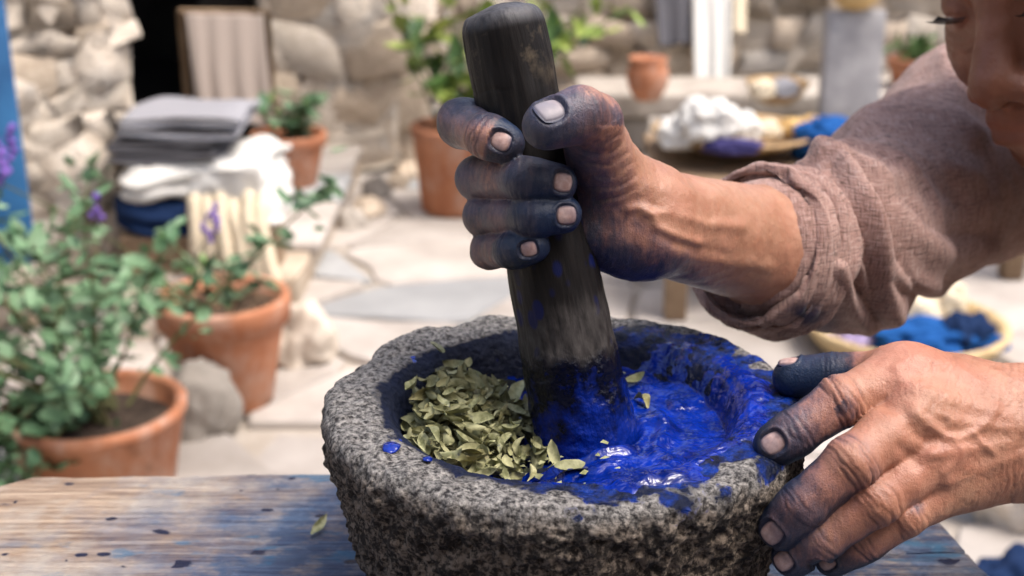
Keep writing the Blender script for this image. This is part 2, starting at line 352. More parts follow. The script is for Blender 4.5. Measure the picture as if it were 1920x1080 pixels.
def m_plank():
    M = Mt('weathered_plank', .55, .35); gr = M.noise(1, 7, .72, M.coord((14, 260, 60)), .5); sc = M.noise(1, 5, .7, M.coord((60, 420, 60), rot=(0, 0, .06)))
    c = M.mix(M.ramp(gr, [(.34, 0.), (.62, 1.)]), (.16, .095, .06), (.50, .385, .285)); c = M.mix(M.math('MULTIPLY', M.ramp(M.noise(22, 5, .65), [(.42, 0.), (.62, 1.)]), .65), c, (.46, .43, .39)); c = M.mix(M.ramp(sc, [(.62, 0.), (.74, .7)]), c, (.09, .055, .035))
    g = M.t.nodes.new('ShaderNodeVectorMath'); g.operation = 'DISTANCE'; M.t.links.new(M.tc.outputs['Object'], g.inputs[0]); g.inputs[1].default_value = (MC[0] + .02, MC[1] - .05, TZ); dist = g.outputs['Value']
    far = M.math('ADD', dist, M.math('MULTIPLY_ADD', M.noise(24, 5, .65), .26, -.13)); f = M.ramp(far, [(.19, 1.), (.31, 0.)])
    blue = M.mix(M.ramp(gr, [(.36, 0.), (.6, 1.)]), (.008, .022, .08), (.06, .115, .215)); blue = M.mix(M.ramp(M.noise(90, 5, .7), [(.55, 0.), (.72, .6)]), blue, (.14, .20, .32))
    c = M.mix(M.math('MULTIPLY', f, M.ramp(M.noise(60, 6, .75, M.coord((.6, 1, 1))), [(.30, .35), (.5, .95)])), c, blue)
    teal = M.math('MULTIPLY', M.ramp(M.noise(38, 6, .65, M.coord((.55, 1.2, 1))), [(.57, 0.), (.63, 1.)]), M.ramp(dist, [(.17, 1.), (.30, .7), (.34, 0.)])); c = M.mix(M.math('MULTIPLY', teal, .75), c, (.03, .13, .24))
    wh = M.math('MULTIPLY', f, M.ramp(M.noise(190, 5, .75), [(.64, 0.), (.74, .6)])); c = M.mix(wh, c, (.40, .43, .47))
    def spots(k, lim, n0): return M.math('MULTIPLY', M.ramp(M.math('ADD', M.voro(k, M.coord((.55, 1, 1))), M.math('MULTIPLY_ADD', M.noise(300, 3), .12, -.06)), [(lim, 1.), (lim + .05, 0.)]), M.ramp(M.noise(n0, 1), [(.51, 0.), (.54, 1.)]))
    dots = M.math('MAXIMUM', spots(42, .15, 26), spots(85, .15, 31)); c = M.mix(dots, c, (.004, .009, .04))
    n = M.bump(gr, .9, .003); n = M.bump(sc, .7, .002, n)
    return M.out(c, n, M.mix(dots, (.55, .55, .55), (.15, .15, .15)))
def m_leaf_dry():
    M = Mt('dry_leaf', .6, .3); r = M.rand(); v = M.noise(180, 4)
    c = M.mix(M.ramp(v, [(.3, 0.), (.7, 1.)]), (.14, .15, .06), (.42, .42, .24)); c = M.hsv(c, v=M.math('MULTIPLY_ADD', r, .75, .55)); c = M.mix(M.ramp(r, [(.8, 0.), (1., .55)]), c, (.20, .13, .045))
    c = M.mix(M.math('MULTIPLY', M.ramp(M.noise(140, 4, .6), [(.58, 0.), (.68, 1.)]), M.ramp(M.math('FRACT', M.math('MULTIPLY', r, 7.3)), [(.5, 0.), (.9, .85)])), c, (.01, .02, .09))
    return M.out(c, M.bump(M.noise(420, 3), .4, .001))

MC = W(1058, 735, .60); TZ = MC[2] - .105           # centre of the mortar's rim, top of the table

# ------------------------------------------------------------------ work table
tb = thing('work_table', 'low plank work table stained with blue dye under the mortar', 'table', (0, .5, 0))
mpl = m_plank()
def plank(pts, z0, z1, seed):
    bm = bmesh.new(); P = catmull(np.array(pts + pts[:1], float), 6)[:-1] if False else np.array(pts, float)
    dense = []
    for a, b in zip(P, np.roll(P, -1, 0)):
        n = max(2, int(np.linalg.norm(b - a) / .012)); dense += [a + (b - a) * t for t in np.linspace(0, 1, n, endpoint=False)]
    D = np.array(dense); D += np.stack([fbm(np.c_[D, D[:, :1] * 0], 28, 3, seed), fbm(np.c_[D, D[:, :1] * 0 + 4], 28, 3, seed)], 1) * .0022
    vs_ = [bm.verts.new((x, y, z0)) for x, y in D]; f = bm.faces.new(vs_)
    r = bmesh.ops.extrude_face_region(bm, geom=[f]); top = [g for g in r['geom'] if isinstance(g, bmesh.types.BMVert)]
    for v in top: v.co.z = z1
    bmesh.ops.recalc_face_normals(bm, faces=bm.faces)
    ed = [e for e in bm.edges if all(abs(v.co.z - z1) < 1e-6 for v in e.verts)]
    bmesh.ops.bevel(bm, geom=ed, offset=.0035, segments=3, affect='EDGES', profile=.5)
    me = bpy.data.meshes.new('plank'); bm.to_mesh(me); bm.free(); return me
yb = .668
for i, (pts, dz) in enumerate([
        ([(-.338, .600), (-.318, .640), (-.279, yb - .003), (-.05, yb + .002), (.12, yb), (.222, yb - .004), (.238, .5855), (-.05, .5545), (-.352, .5265)], 0.),
        ([(-.354, .5255), (-.05, .553), (.2385, .584), (.262, .42), (0, .40), (-.37, .395)], -.0008),
        ([(-.37, .3935), (0, .3985), (.2625, .4185), (.28, .25), (-.39, .25)], .0005)]):
    wpart('plank', plank(pts, TZ - .034, TZ + dz, i), mpl, tb)
mleg = simple('leg_wood', (.16, .105, .065), (.30, .22, .15), 14, .75)
for x, y in ((-.25, .60), (.185, .605), (-.29, .31), (.22, .31)):
    V, F = lathe([(0, 0), (.019, 0), (.023, .1), (.026, .5), (.028, TZ - .0365), (0, TZ - .0365)], 14); V[:, 0] += x; V[:, 1] += y
    wpart('leg', mesh_np('leg', V, F), mleg, tb)
for y in (.31, .60):
    me = box_mesh('rail', .40, .03, .05, .004); o = wpart('rail', me, mleg, tb); o.location = (-.035, y, TZ - .066)

# ------------------------------------------------------------------ mortar
def build_mortar():
    prof = [(.0, -.105), (.084, -.105), (.090, -.1), (.098, -.078), (.1055, -.048), (.1105, -.022), (.1125, -.008), (.1095, -.0015), (.104, 0), (.093, -.0005), (.0855, -.002), (.081, -.006), (.0775, -.013), (.071, -.03), (.058, -.046), (.03, -.057), (.0, -.059)]
    p = np.array(prof); p = np.vstack([p[:2], catmull(p[2:], 8)])
    V, F = lathe(p, 900, 330); th = np.arctan2(V[:, 1], V[:, 0]); r = np.hypot(V[:, 0], V[:, 1])
    N = vnormals(V, F); c = V.mean(0)
    if (N[:, 2][(r > .09) & (r < .1) & (V[:, 2] > -.01)]).mean() < 0: F = F[:, ::-1]; N = -N
    outer = sstep(.100, .110, r) * sstep(0, -.012, V[:, 2] - .0) ; wall = np.where((N[:, 2] < .5) & (r > .085), 1., 0.) * sstep(-.002, -.016, V[:, 2])
    ins = sstep(.086, .078, r) * (V[:, 2] > -.07)
    d = fbm(V, 26, 3, 1) * .0010 + fbm(V, 85, 3, 5) * (.0011 + .0010 * wall) + fbm(V, 300, 2, 9) * (.0005 + .0011 * wall)
    d += -np.maximum(vnoise(V * 210, 77) - .35, 0) * .0034 * (wall + .25)
    ca = np.cos(th - rad(158)); d -= .0032 * np.exp(-((1 - ca) / .012) ** 2) * sstep(.098, .108, r) * sstep(-.03, -.005, V[:, 2])      # chips on the left
    ca = np.cos(th - rad(121)); d -= .0020 * np.exp(-((1 - ca) / .006) ** 2) * sstep(.098, .108, r) * sstep(-.03, -.005, V[:, 2])
    d *= (1 - .45 * ins)
    V = V + N * d[:, None]
    deg = np.degrees(th); nz = fbm(V, 40, 3, 21) * .25
    side = sstep(-128, -70, deg) * sstep(105, 62, deg)
    inner = sstep(.104, .0815, r) * (1 - wall)
    blue = np.clip(ins * .95 + side * (inner * .85 + (.36 + .55 * fbm(V, 60, 4, 27)) * (1 - wall)) + .52 * inner + .10 * side * (1 - wall) + nz * .6 * (1 - wall), 0, 1) * (1 - wall)
    drip = np.exp(-((deg + 66) / 10) ** 2) * sstep(-.032, -.004, V[:, 2]); blue = np.maximum(blue, drip * .5 * (V[:, 2] > -.04) * (r > .08))
    wear = sstep(-.45, .8, N[:, 2]) * sstep(-.034, -.006, V[:, 2]) * (1 - ins)
    wet = np.clip(side * 1.1 * (1 - .6 * ins) + ins * .35, 0, 1)
    return mesh_np('mortar', V + MC, F, dict(blue=blue, wear=wear, wet=wet, smear=np.clip(side * sstep(.078, .086, r) + drip * .4, 0, 1)))
mo = link('stone_mortar', build_mortar(), m_mortar())
tag(mo, 'round rough dark stone mortar holding leaves and blue paste', 'mortar')

# ------------------------------------------------------------------ pestle
PT, PB = W(936, 16, .568), W(1099, 812, .604); PA = nrm(PT - PB); PL = np.linalg.norm(PT - PB)
def pr(t): return np.interp(t, [0, .1, .3, .6, .85, 1], [.0243, .0234, .0213, .0200, .0192, .0190])
def build_pestle():
    t = np.linspace(-.07, 1, 270); r = pr(t); z = t * PL
    r = r * np.where(t < -.02, np.sqrt(np.clip(1 - ((-.02 - t) / .055) ** 2, 0, 1)), 1)
    e = .010; s = PL - z; r = np.where(s < e, r - .0065 * (1 - np.sqrt(np.clip(1 - ((e - s) / e) ** 2, 0, 1))), r)
    prof = [(0, z[0])] + list(zip(r, z)) + [(rr, PL + .0022 * (1 - (rr / .0125) ** 2)) for rr in (.0115, .0095, .008, .006, .004, .002, 0)]
    V, F = lathe(prof, 220); N = vnormals(V, F); h = V[:, 2] / PL
    d = fbm(V, 30, 3, 3) * .0009 + fbm(V * [1, 1, .12], 260, 3, 4) * .00035 - .0003 * (vnoise(V * 150, 6) > -.2) * np.exp(-((V[:, 2] - PL * .83 + .002 * vnoise(V * 90, 2)) / .0009) ** 2) * (V[:, 0] > .002)
    if N[np.argmax(V[:, 0])][0] < 0: F = F[:, ::-1]; N = -N
    blob = sstep(.2, .02, h) * fbm(V, 110, 3, 8) * .0011
    V = V + N * (d + blob)[:, None]
    return mesh_np('pestle', V, F, dict(hgt=np.clip(h, 0, 1)))
pe = link('wooden_pestle', build_pestle(), m_pestle(), loc=PB); pe.rotation_euler = Vector(PA).to_track_quat('Z', 'Y').to_euler()
tag(pe, 'dark worn wooden pestle gripped in the fist, its end in blue paste', 'pestle')

# ------------------------------------------------------------------ blue paste in the bowl
def paste_h(x, y):
    P = np.c_[x, y, x * 0]; r = np.hypot(x, y)
    q = np.hypot(x - (PB[0] - MC[0]), y - (PB[1] - MC[1])); an = np.arctan2(y - (PB[1] - MC[1]), x - (PB[0] - MC[0]))
    z = -.0335 + .0165 * sstep(-.03, .025, x) + .003 * sstep(.0, -.06, y); k = sstep(-.035, .0, x)
    z += k * (.0010 * np.sin(q * 520 + 2.5 * vnoise(P * 45, 12) + an * 2) * sstep(.075, .03, q) + fbm(P, 60, 2, 31) * .0016 + fbm(P, 150, 2, 77) * .0005 + np.maximum(0, vnoise(P * 90, 44) - .25) * .0035)
    z += -.004 * np.exp(-(q / .030) ** 2) + .0035 * np.exp(-((q - .033) / .007) ** 2) * k
    bz = np.interp(r, [0, .03, .058, .071, .0775, .081, .0855, .093, .104, .112], [-.059, -.057, -.046, -.03, -.013, -.006, -.002, -.0005, 0, -.004])
    deg = np.degrees(np.arctan2(y, x)); side = sstep(-125, -60, deg) * sstep(62, 15, deg)
    film = bz + .0026 * (side * 1.30 - .72 + .55 * fbm(P, 95, 3, 33)) - .004 * sstep(.088, .104, r)
    return np.where(r > .058, np.maximum(z, film + .0006 * fbm(P, 200, 2, 78) * side), z)
def build_paste():
    nt, nr = 640, 230; th = np.linspace(0, 2 * np.pi, nt, endpoint=False); rr = np.linspace(.0005, .105, nr)
    R, T = np.meshgrid(rr, th); x = (R * np.cos(T)).ravel(); y = (R * np.sin(T)).ravel(); z = paste_h(x, y)
    return mesh_np('paste', np.c_[x, y, z] + MC, grid_faces(nt, nr, cu=True)[:, ::-1])
mpaste = m_paste(); pa = link('blue_paste', build_paste(), mpaste)
pa.data.polygons.foreach_set('use_smooth', np.ones(len(pa.data.polygons), bool))
if pa.data.polygons[50].normal.z < 0: pa.data.flip_normals()
tag(pa, 'glossy wet ultramarine blue paste pooled inside the stone mortar', 'paste')
for (px, py, s) in ((732, 838, .0052), (800, 862, .003)):          # drops on the rim
    V, F = lathe([(0, .45), (.35, .43), (.75, .25), (1, 0), (0.9, -.2), (0, -.2)], 20); V *= s; V[:, 0] *= .8; V[:, 2] *= .55; V += fbm(V, 200, 2, int(px))[:, None] * .0006; c = G(px, py, MC[2] + .0003)
    tag(link('paste_drop', mesh_np('drop', V + c, F), mpaste), ('large' if s > .004 else 'tiny') + ' blue paste drop on the left front of the mortar rim', 'drop')

# ------------------------------------------------------------------ dry leaves
mdry = m_leaf_dry(); mdry2 = simple('broken_leaf', (.10, .10, .04), (.40, .39, .21), 120, .65, .3, .001)
def leaf_mesh(name, L, Wd, curl, twist, fold, seed, nu=11, nv=6):
    u = np.linspace(0, 1, nu); v = np.linspace(-1, 1, nv); U, Vv = np.meshgrid(u, v, indexing='ij')
    w = Wd * np.sin(np.pi * np.clip(U * .96 + .02, 0, 1) ** .85) ** .8 * .5
    a = curl * (U - .5); x = np.where(abs(curl) > .01, L * np.sin(a) / (curl if abs(curl) > .01 else 1), L * (U - .5)); zc = L * (1 - np.cos(a)) / (curl if abs(curl) > .01 else 1)
    y = Vv * w; tw = twist * (U - .5); z = np.abs(Vv) ** 1.5 * w * fold
    y, z = y * np.cos(tw) - z * np.sin(tw), y * np.sin(tw) + z * np.cos(tw)
    P = np.c_[x.ravel(), y.ravel(), (z + zc).ravel()]; P += np.stack([fbm(P + k, 170, 2, seed + k) for k in range(3)], 1) * L * .035
    return mesh_np(name, P, grid_faces(nu, nv))
dl = [leaf_mesh('dry_leaf', L, w, c, t, f, i * 7) for i, (L, w, c, t, f) in enumerate([
    (.021, .0062, 1.1, .8, .8), (.018, .0066, -1.4, -.6, 1.1), (.024, .0064, .6, 1.5, .5), (.016, .0068, 1.9, .3, .9), (.022, .0072, -.7, 1.0, 1.3),
    (.019, .007, 2.1, -1.3, .6), (.020, .0076, .4, -.5, .7), (.015, .0075, -1.8, .9, 1.2), (.023, .0066, 1.3, -1.0, 1.5), (.017, .0070, .9, .5, -.8)])]
for m_ in dl: m_.materials.append(mdry)
n = 0; placed = []
while n < 298:
    x = rnd.gauss(-.049, .018); y = rnd.gauss(.010, .034); r = math.hypot(x, y)
    if r > .0735 or y > .052 or x > -.006 - .35 * max(0, y) + (.030 if y < -.045 else 0): continue
    q = math.hypot(x - (PB[0] - MC[0]), y - (PB[1] - MC[1]))
    if q < .029: continue
    lay = n / 298
    heap = .011 + .019 * math.exp(-((x + .050) ** 2 / .026 ** 2 + (y - .006) ** 2 / .042 ** 2)) + .008 * max(0, (r - .06) / .014)
    z = float(paste_h(np.array([x]), np.array([y]))[0]) + .003 + heap * lay + rnd.uniform(0, .002)
    o = link('dry_leaf', rnd.choice(dl), loc=(MC[0] + x, MC[1] + y, MC[2] + z)); o.rotation_euler = (rnd.gauss(0, .5), rnd.gauss(0, .42), rnd.uniform(0, 6.3)); s = rnd.choice((.42, .55, .62, .7, .8, .95)) * rnd.uniform(.9, 1.1); o.scale = (s, s, s)
    tag(o, 'curled dry olive leaf in the heap at the left of the mortar bowl', 'leaf', 'dry leaves heaped in the mortar'); n += 1
for px, py, h, mi, rot, sc, lb in ((1080, 880, -.018, 6, (.1, .15, .25), 1.1, 'flat green leaf stuck in the paste in front of the pestle'),
        (1006, 842, -.021, 4, (.25, -.5, 1.7), 1.15, 'brownish green leaf standing in the paste at the left front of the pestle'),
        (1010, 886, -.016, 2, (.3, .5, 2.2), 1.2, 'pale tan leaf at the front edge of the paste below the pestle'),
        (1188, 665, -.020, 8, (.3, .3, -.5), 1.15, 'olive leaf lying against the back of the bowl right of the pestle'),
        (1192, 715, -.016, 3, (.2, -.3, .4), .85, 'small olive leaf half sunk in paste right of the pestle'),
        (1205, 750, -.014, 7, (-.3, .2, -.9), .8, 'dark leaf scrap in the paste at the right foot of the pestle'),
        (1394, 748, -.006, 5, (1.2, .2, 1.5), .75, 'thin leaf sliver stuck to the right inner wall of the bowl'),
        (1388, 788, -.008, 0, (1.0, .1, 1.0), .6, 'tiny leaf crumb below the sliver on the right inner wall of the bowl')):
    o = link('dry_leaf', dl[mi], loc=G(px, py, MC[2] + h), rot=rot, scale=(sc,) * 3); tag(o, lb, 'leaf')
cb = []; tm = [(np.array([v.co for v in me.vertices]), np.array([list(p.vertices) for p in me.polygons])) for me in dl]
while len(cb) < 380:                            # leaves of the heap beyond the ones built singly
    x = rnd.gauss(-.048, .020); y = rnd.gauss(.004, .037); r = math.hypot(x, y); q = math.hypot(x - (PB[0] - MC[0]), y - (PB[1] - MC[1]))
    if r > .073 or q < .027 or x > .002: continue
    hz = (.030 * math.exp(-((x + .050) ** 2 / .026 ** 2 + (y - .006) ** 2 / .042 ** 2)) + .010) * rnd.uniform(0, .9); z = float(paste_h(np.array([x]), np.array([y]))[0]) + .002 + hz
    v, f = rnd.choice(tm); cb.append((v * rnd.uniform(.35, .8) @ np.array(Euler((rnd.gauss(0, .5), rnd.gauss(0, .45), rnd.uniform(0, 6.3))).to_matrix()).T + MC + [x, y, z], f))
V, F = join(cb); o = link('leaf_litter', mesh_np('leaf_litter', V, F), mdry2); tag(o, 'small broken dry leaves packed between the larger leaves of the heap', 'leaf litter'); o['kind'] = 'stuff'
cb = []                                         # crumbs of crushed leaf
for i in range(420):
    x = rnd.gauss(-.035, .022); y = rnd.gauss(-.004, .036); r = math.hypot(x, y); q = math.hypot(x - (PB[0] - MC[0]), y - (PB[1] - MC[1]))
    if r > .072 or q < .026: continue
    hz = .032 * math.exp(-((x + .050) ** 2 / .026 ** 2 + (y - .006) ** 2 / .042 ** 2)) * rnd.random(); z = float(paste_h(np.array([x]), np.array([y]))[0]) + .002 + hz
    q_ = rng.normal(0, .0016, (4, 3)) * [1.2, 1.2, .4]; q_ = np.array([[-1, -.4, 0], [.2, -.7, .2], [1, .3, 0], [-.3, .7, .3]]) * rnd.uniform(.0008, .0024) + q_ * .35; cb.append((q_ + MC + [x, y, z], np.array([[0, 1, 2, 3]])))
V, F = join(cb); o = link('leaf_crumbs', mesh_np('leaf_crumbs', V, F, smooth=False), mdry); tag(o, 'crushed leaf crumbs scattered between the leaves and over the blue paste', 'leaf crumbs'); o['kind'] = 'stuff'
o = link('dry_leaf', dl[2], loc=G(598, 985, TZ + .0035), rot=(.5, -.25, 1.25), scale=(.75,) * 3); tag(o, 'small dry leaf lying alone on the table left of the mortar', 'leaf')

# ------------------------------------------------------------------ the person: arms and hands
def axis_pt(P): t = (np.asarray(P) - PB) @ PA; return PB + t * PA, t / PL
def grip(px, py, r, front=True, press=.86):          # a joint of radius r that lies against the pestle at that pixel
    best = None
    for d in np.linspace(.50, .66, 641):
        P = W(px, py, d); c, t = axis_pt(P); e = np.linalg.norm(P - c) - (pr(t) + r * press)
        dc = proj(c)[2]
        if (d <= dc) == front and (best is None or abs(e) < best[0]): best = (abs(e), P)
    return best[1]
def chain(js): return [(np.asarray(p), r / 1000.) for p, r in js]
RH = dict(
    index=chain([(W(1046, 236, .614), 11.5), (grip(868, 230, .0104, False, .75), 10.6), (grip(914, 256, .0092), 9.4), (grip(944, 269, .008), 8.1)]),
    middle=chain([(W(1062, 318, .622), 11.5), (grip(897, 334, .0095, False, .7), 10.0), (grip(985, 336, .0092), 9.3), (grip(1044, 344, .008), 8.2)]),
    ring=chain([(W(1072, 388, .620), 11), (grip(908, 405, .009, False, .7), 9.3), (grip(998, 404, .0088), 8.8), (grip(1054, 402, .0078), 7.9)]),
    little=chain([(W(1078, 448, .612), 10), (grip(918, 466, .0080, False, .8), 8.3), (grip(962, 470, .0075), 7.7), (grip(998, 462, .0066), 6.8)]),
    thumb=chain([(W(1138, 338, .585), 13.8), (W(1107, 228, .549), 11.3), (W(1088, 213, .535), 11.2), (W(1026, 233, .5285), 9.6)]))
LH = dict(
    index=chain([(W(1690, 716, .550), 12.4), (W(1574, 754, .541), 10.4), (W(1492, 810, .5405), 9.6), (W(1456, 833, .5415), 8.9)]),
    middle=chain([(W(1722, 778, .538), 12.9), (W(1594, 868, .521), 10.5), (W(1506, 946, .525), 9.8), (W(1465, 987, .5325), 9.2)]),
    ring=chain([(W(1748, 852, .536), 12.0), (W(1638, 940, .524), 10.0), (W(1544, 1006, .530), 9.3), (W(1488, 1042, .5385), 8.7)]),
    little=chain([(W(1778, 908, .541), 10.6), (W(1692, 966, .531), 8.8), (W(1622, 1016, .536), 8.0), (W(1562, 1046, .5430), 7.4)]),
    thumb=chain([(W(1790, 745, .572), 15), (W(1662, 704, .582), 11.5), (W(1562, 702, .5930), 9.9), (W(1488, 706, .600), 9.0)]))
WR, EL = W(1205, 410, .603), W(1640, 512, .785); AD = nrm(EL - WR)
LW_ = W(1945, 812, .558); LE = W(2560, 860, .66); LD = nrm(LE - LW_)
def finger_prims(ch, nd, thumb=False):
    out = []
    for i, ((a, ra), (b, rb)) in enumerate(zip(ch[:-1], ch[1:])):
        m = (a + b) / 2; rm = (ra + rb) / 2 * (.915 if i else .98)
        out += [cap(a, m, ra, rm), cap(m, b, rm, rb)]
    (d, rd), (t, rt) = ch[-2:]; ax = nrm(t - d)
    out.append(cap(d + (t - d) * .35 - nd * .0018, t - nd * .0014 + ax * .0006, rd * .86, rt * .93))      # the pad
    return out
def dorsal(ch, n0): ax = nrm(ch[-1][0] - ch[-2][0]); n = np.asarray(n0, float); return nrm(n - (n @ ax) * ax)
RN = {}
for k, ch in RH.items():
    t = ch[-1][0]; RN[k] = dorsal(ch, t - axis_pt(t)[0]) if k != 'thumb' else dorsal(ch, -cF * .8 + cU * .35 - cR * .35)
LN = {k: dorsal(ch, -cF * 1.2 + cU * .22 - cR * .22) for k, ch in LH.items()}
LN['thumb'] = dorsal(LH['thumb'], -cF * .15 + cU * 1. - cR * .3)
def hand(fg, nd, palm, lo, hi, h, kin=.004, kout=.009):
    fd = Field(lo, hi, h); base = group(fd, palm, .012); A = base.copy()
    for k, ch in fg.items(): add_group(fd, A, base, finger_prims(ch, nd[k]), kin, .012 if k == 'thumb' else kout)
    V, Q = nets(A, fd); return relax(V, Q, 2, .5), Q
# right hand, gripping
pn = nrm(np.cross(AD, cU))
palmR = [cap(RH[k][0][0], WR + o, RH[k][0][1], .017) for k, o in (('index', cU * .006), ('middle', cU * .003), ('ring', -cU * .004), ('little', -cU * .008))]
palmR += [cap(RH['thumb'][0][0], WR - cU * .001 - cF * .005, .0138, .0165), cap(W(1092, 302, .598), W(1136, 330, .592), .012, .0135), cap(W(1108, 425, .588), W(1180, 440, .598), .0125, .0175),
          cap(W(1108, 242, .556), W(1136, 328, .583), .0098, .0125), cap(W(1098, 350, .602), W(1120, 430, .598), .014)]
fa = WR + .5 * (EL - WR)
armR = [cap(WR, fa, .0243, .0325, n=nrm(np.cross(AD, cU)), s=1.12), cap(fa, EL - AD * .03, .0325, .034), cap(EL - AD * .03, W(1790, 340, .91), .033, .034)]
pts = np.array([p for ch in RH.values() for p, _ in ch] + [WR, EL, W(1860, 290, .95)])
lo = pts.min(0) - .035; hi = pts.max(0) + .035; hi = np.minimum(hi, W(1860, 290, .95) + .05)
fd_lo = lo; fd_hi = np.array([.155, hi[1], hi[2]])
Rv, Rq = hand(RH, RN, palmR + armR, np.array([pts[:, 0].min() - .03, .48, .80]), np.array([.30, .84, 1.0]), .00095)
# left hand, on the mortar
palmL = [cap(LH[k][0][0], LW_ + o, LH[k][0][1], .0195) for k, o in (('index', cU * .0075), ('middle', cU * .002), ('ring', -cU * .004), ('little', -cU * .0085))]
palmL += [cap(LH['thumb'][0][0], LW_ + cU * .006, .014, .017), cap(W(1700, 705, .556), W(1790, 745, .568), .013, .015), cap(W(1672, 706, .568), W(1700, 716, .556), .0105),
          cap(W(1720, 740, .552), W(1800, 890, .553), .013, .013)]
armL = [cap(LW_, LE, .0255, .036, n=nrm(np.cross(LD, cU)), s=1.15), cap(LE, W(2800, 500, .72), .037, .044)]
pts = np.array([p for ch in LH.values() for p, _ in ch])
Lv, Lq = hand(LH, LN, palmL + armL, np.array([pts[:, 0].min() - .02, .40, .72]), np.array([.42, .64, .90]), .0009)

def near(V, fg):                             # nearest finger, coordinate along it (0 knuckle .. 3 tip), signed distance
    D = []; U = []
    for ch in fg.values():
        d = np.full(len(V), 9.); u = np.zeros(len(V))
        for i, ((a, ra), (b, rb)) in enumerate(zip(ch[:-1], ch[1:])):
            q, t = segd(V, a, b); q = q - (ra + (rb - ra) * t); m = q < d; d[m] = q[m]; u[m] = i + t[m]
        D.append(d); U.append(u)
    D = np.array(D); k = D.argmin(0); return k, np.array(U)[k, np.arange(len(V))], D.min(0)
def creases(V, N, fg, nd, which, kidx, sc=1.):
    disp = np.zeros(len(V)); cr = np.zeros(len(V))
    for fi, (k, ch) in enumerate(fg.items()):
        n = nd[k]
        for j, offs, amp in which:
            if j >= len(ch): continue
            c, r = ch[j]; a = nrm(nrm(ch[min(j + 1, 3)][0] - c) + nrm(c - ch[j - 1][0])); nn = nrm(n - (n @ a) * a); b = np.cross(nn, a)
            L = V - c; s = L @ a; w = L @ nn; v = L @ b; m = (kidx == fi) & (np.abs(s) < .013) & (w > -.2 * r)
            ms = sstep(-.2, .45, w / r) * m
            for q, o in enumerate(offs):
                wob = .0009 * vnoise(np.c_[v * 260, s * 0 + q * 3.1, s * 0 + fi + j * 5], 3) + .12 * np.abs(v) ** 2 / r * np.sign(o)
                g = np.exp(-((s - o + wob) / .00062) ** 2) * ms * (.55 + .45 * vnoise(np.c_[v * 130, s * 0 + q, s * 0 + fi * 3 + j], 8))
                disp -= amp * g; cr = np.maximum(cr, g)
            disp += .0009 * ms * np.exp(-(s / .006) ** 2) * (j == 1)
    return disp * sc, np.clip(cr, 0, 1)
NAILS = []
def nail(ch, n, Ln, Wn, back=.0, roll=0., dyed=0.):
    (d, rd), (t, rt) = ch[-2:]; a = nrm(t - d); b = np.cross(n, a); n = nrm(n * math.cos(roll) + b * math.sin(roll)); b = np.cross(n, a)
    NAILS.append(dict(t=t, r=rt, a=a, n=n, b=b, L=Ln, W=Wn, s1=rt * .80 - back, dyed=dyed))
def nail_fit(V):                             # press the nail beds into the flesh and raise the folds round them
    disp = np.zeros(len(V)); cr = np.zeros(len(V)); pad = np.zeros(len(V))
    for q in NAILS:
        L = V - q['t']; s = L @ q['a']; v = L @ q['b']; w = L @ q['n']; m = (w > q['r'] * .25) & (np.linalg.norm(L, axis=1) < .025)
        sc = q['s1'] - q['L'] / 2; e = ((np.abs(s - sc) / (q['L'] / 2)) ** 2.8 + (np.abs(v) / (q['W'] / 2)) ** 2.8) ** (1 / 2.8)
        back = sstep(q['s1'] - .001, q['s1'] - .005, s)
        disp += m * (-.0020 * sstep(1.06, .90, e) + .0007 * np.exp(-((e - 1.17) / .12) ** 2) * back); cr = np.maximum(cr, m * np.exp(-((e - 1.03) / .09) ** 2) * .9)
    return disp, cr
def nail_mesh(q):
    nu, nv = 15, 15; u = np.linspace(-1, 1, nu); v = np.linspace(-1, 1, nv); U, Vv = np.meshgrid(u, v, indexing='ij')
    x = U * np.sqrt(1 - .5 * Vv ** 2 * .85); y = Vv * np.sqrt(1 - .5 * U ** 2 * .85)
    s = q['s1'] - q['L'] / 2 + x * q['L'] / 2; y = y * q['W'] / 2; R = q['r'] * 1.02; ph = y / R
    hgt = R * np.cos(ph) - R + q['r'] * (.985 - .10 * sstep(0, q['r'], s) * (s / q['r']) ** 1.0) - .0002 + .0003 * (1 - U ** 2)
    hgt = hgt - .0006 * sstep(.8, 1., np.maximum(np.abs(U), np.abs(Vv)))
    P = q['t'] + s.ravel()[:, None] * q['a'] + (R * np.sin(ph)).ravel()[:, None] * q['b'] + hgt.ravel()[:, None] * q['n']
    e = np.maximum(np.abs(U), np.abs(Vv)).ravel() ** 3
    Pb = P - q['n'] * .0008; F = grid_faces(nu, nv)
    rim = [i * nv for i in range(nu)] + [(nu - 1) * nv + j for j in range(1, nv)] + [i * nv + nv - 1 for i in range(nu - 2, -1, -1)] + [j for j in range(nv - 2, 0, -1)]
    F2 = F[:, ::-1] + len(P); ring = [[a, b, b + len(P), a + len(P)] for a, b in zip(rim, rim[1:] + rim[:1])]
    V = np.r_[P, Pb]; Fa = np.r_[F, F2, np.array(ring)]
    if np.cross(V[F[0, 2]] - V[F[0, 0]], V[F[0, 3]] - V[F[0, 1]]) @ q['n'] < 0: Fa = Fa[:, ::-1]
    return mesh_np('fingernail', V, Fa, dict(edge=np.r_[e, e], dyed=np.full(len(V), q['dyed'])))

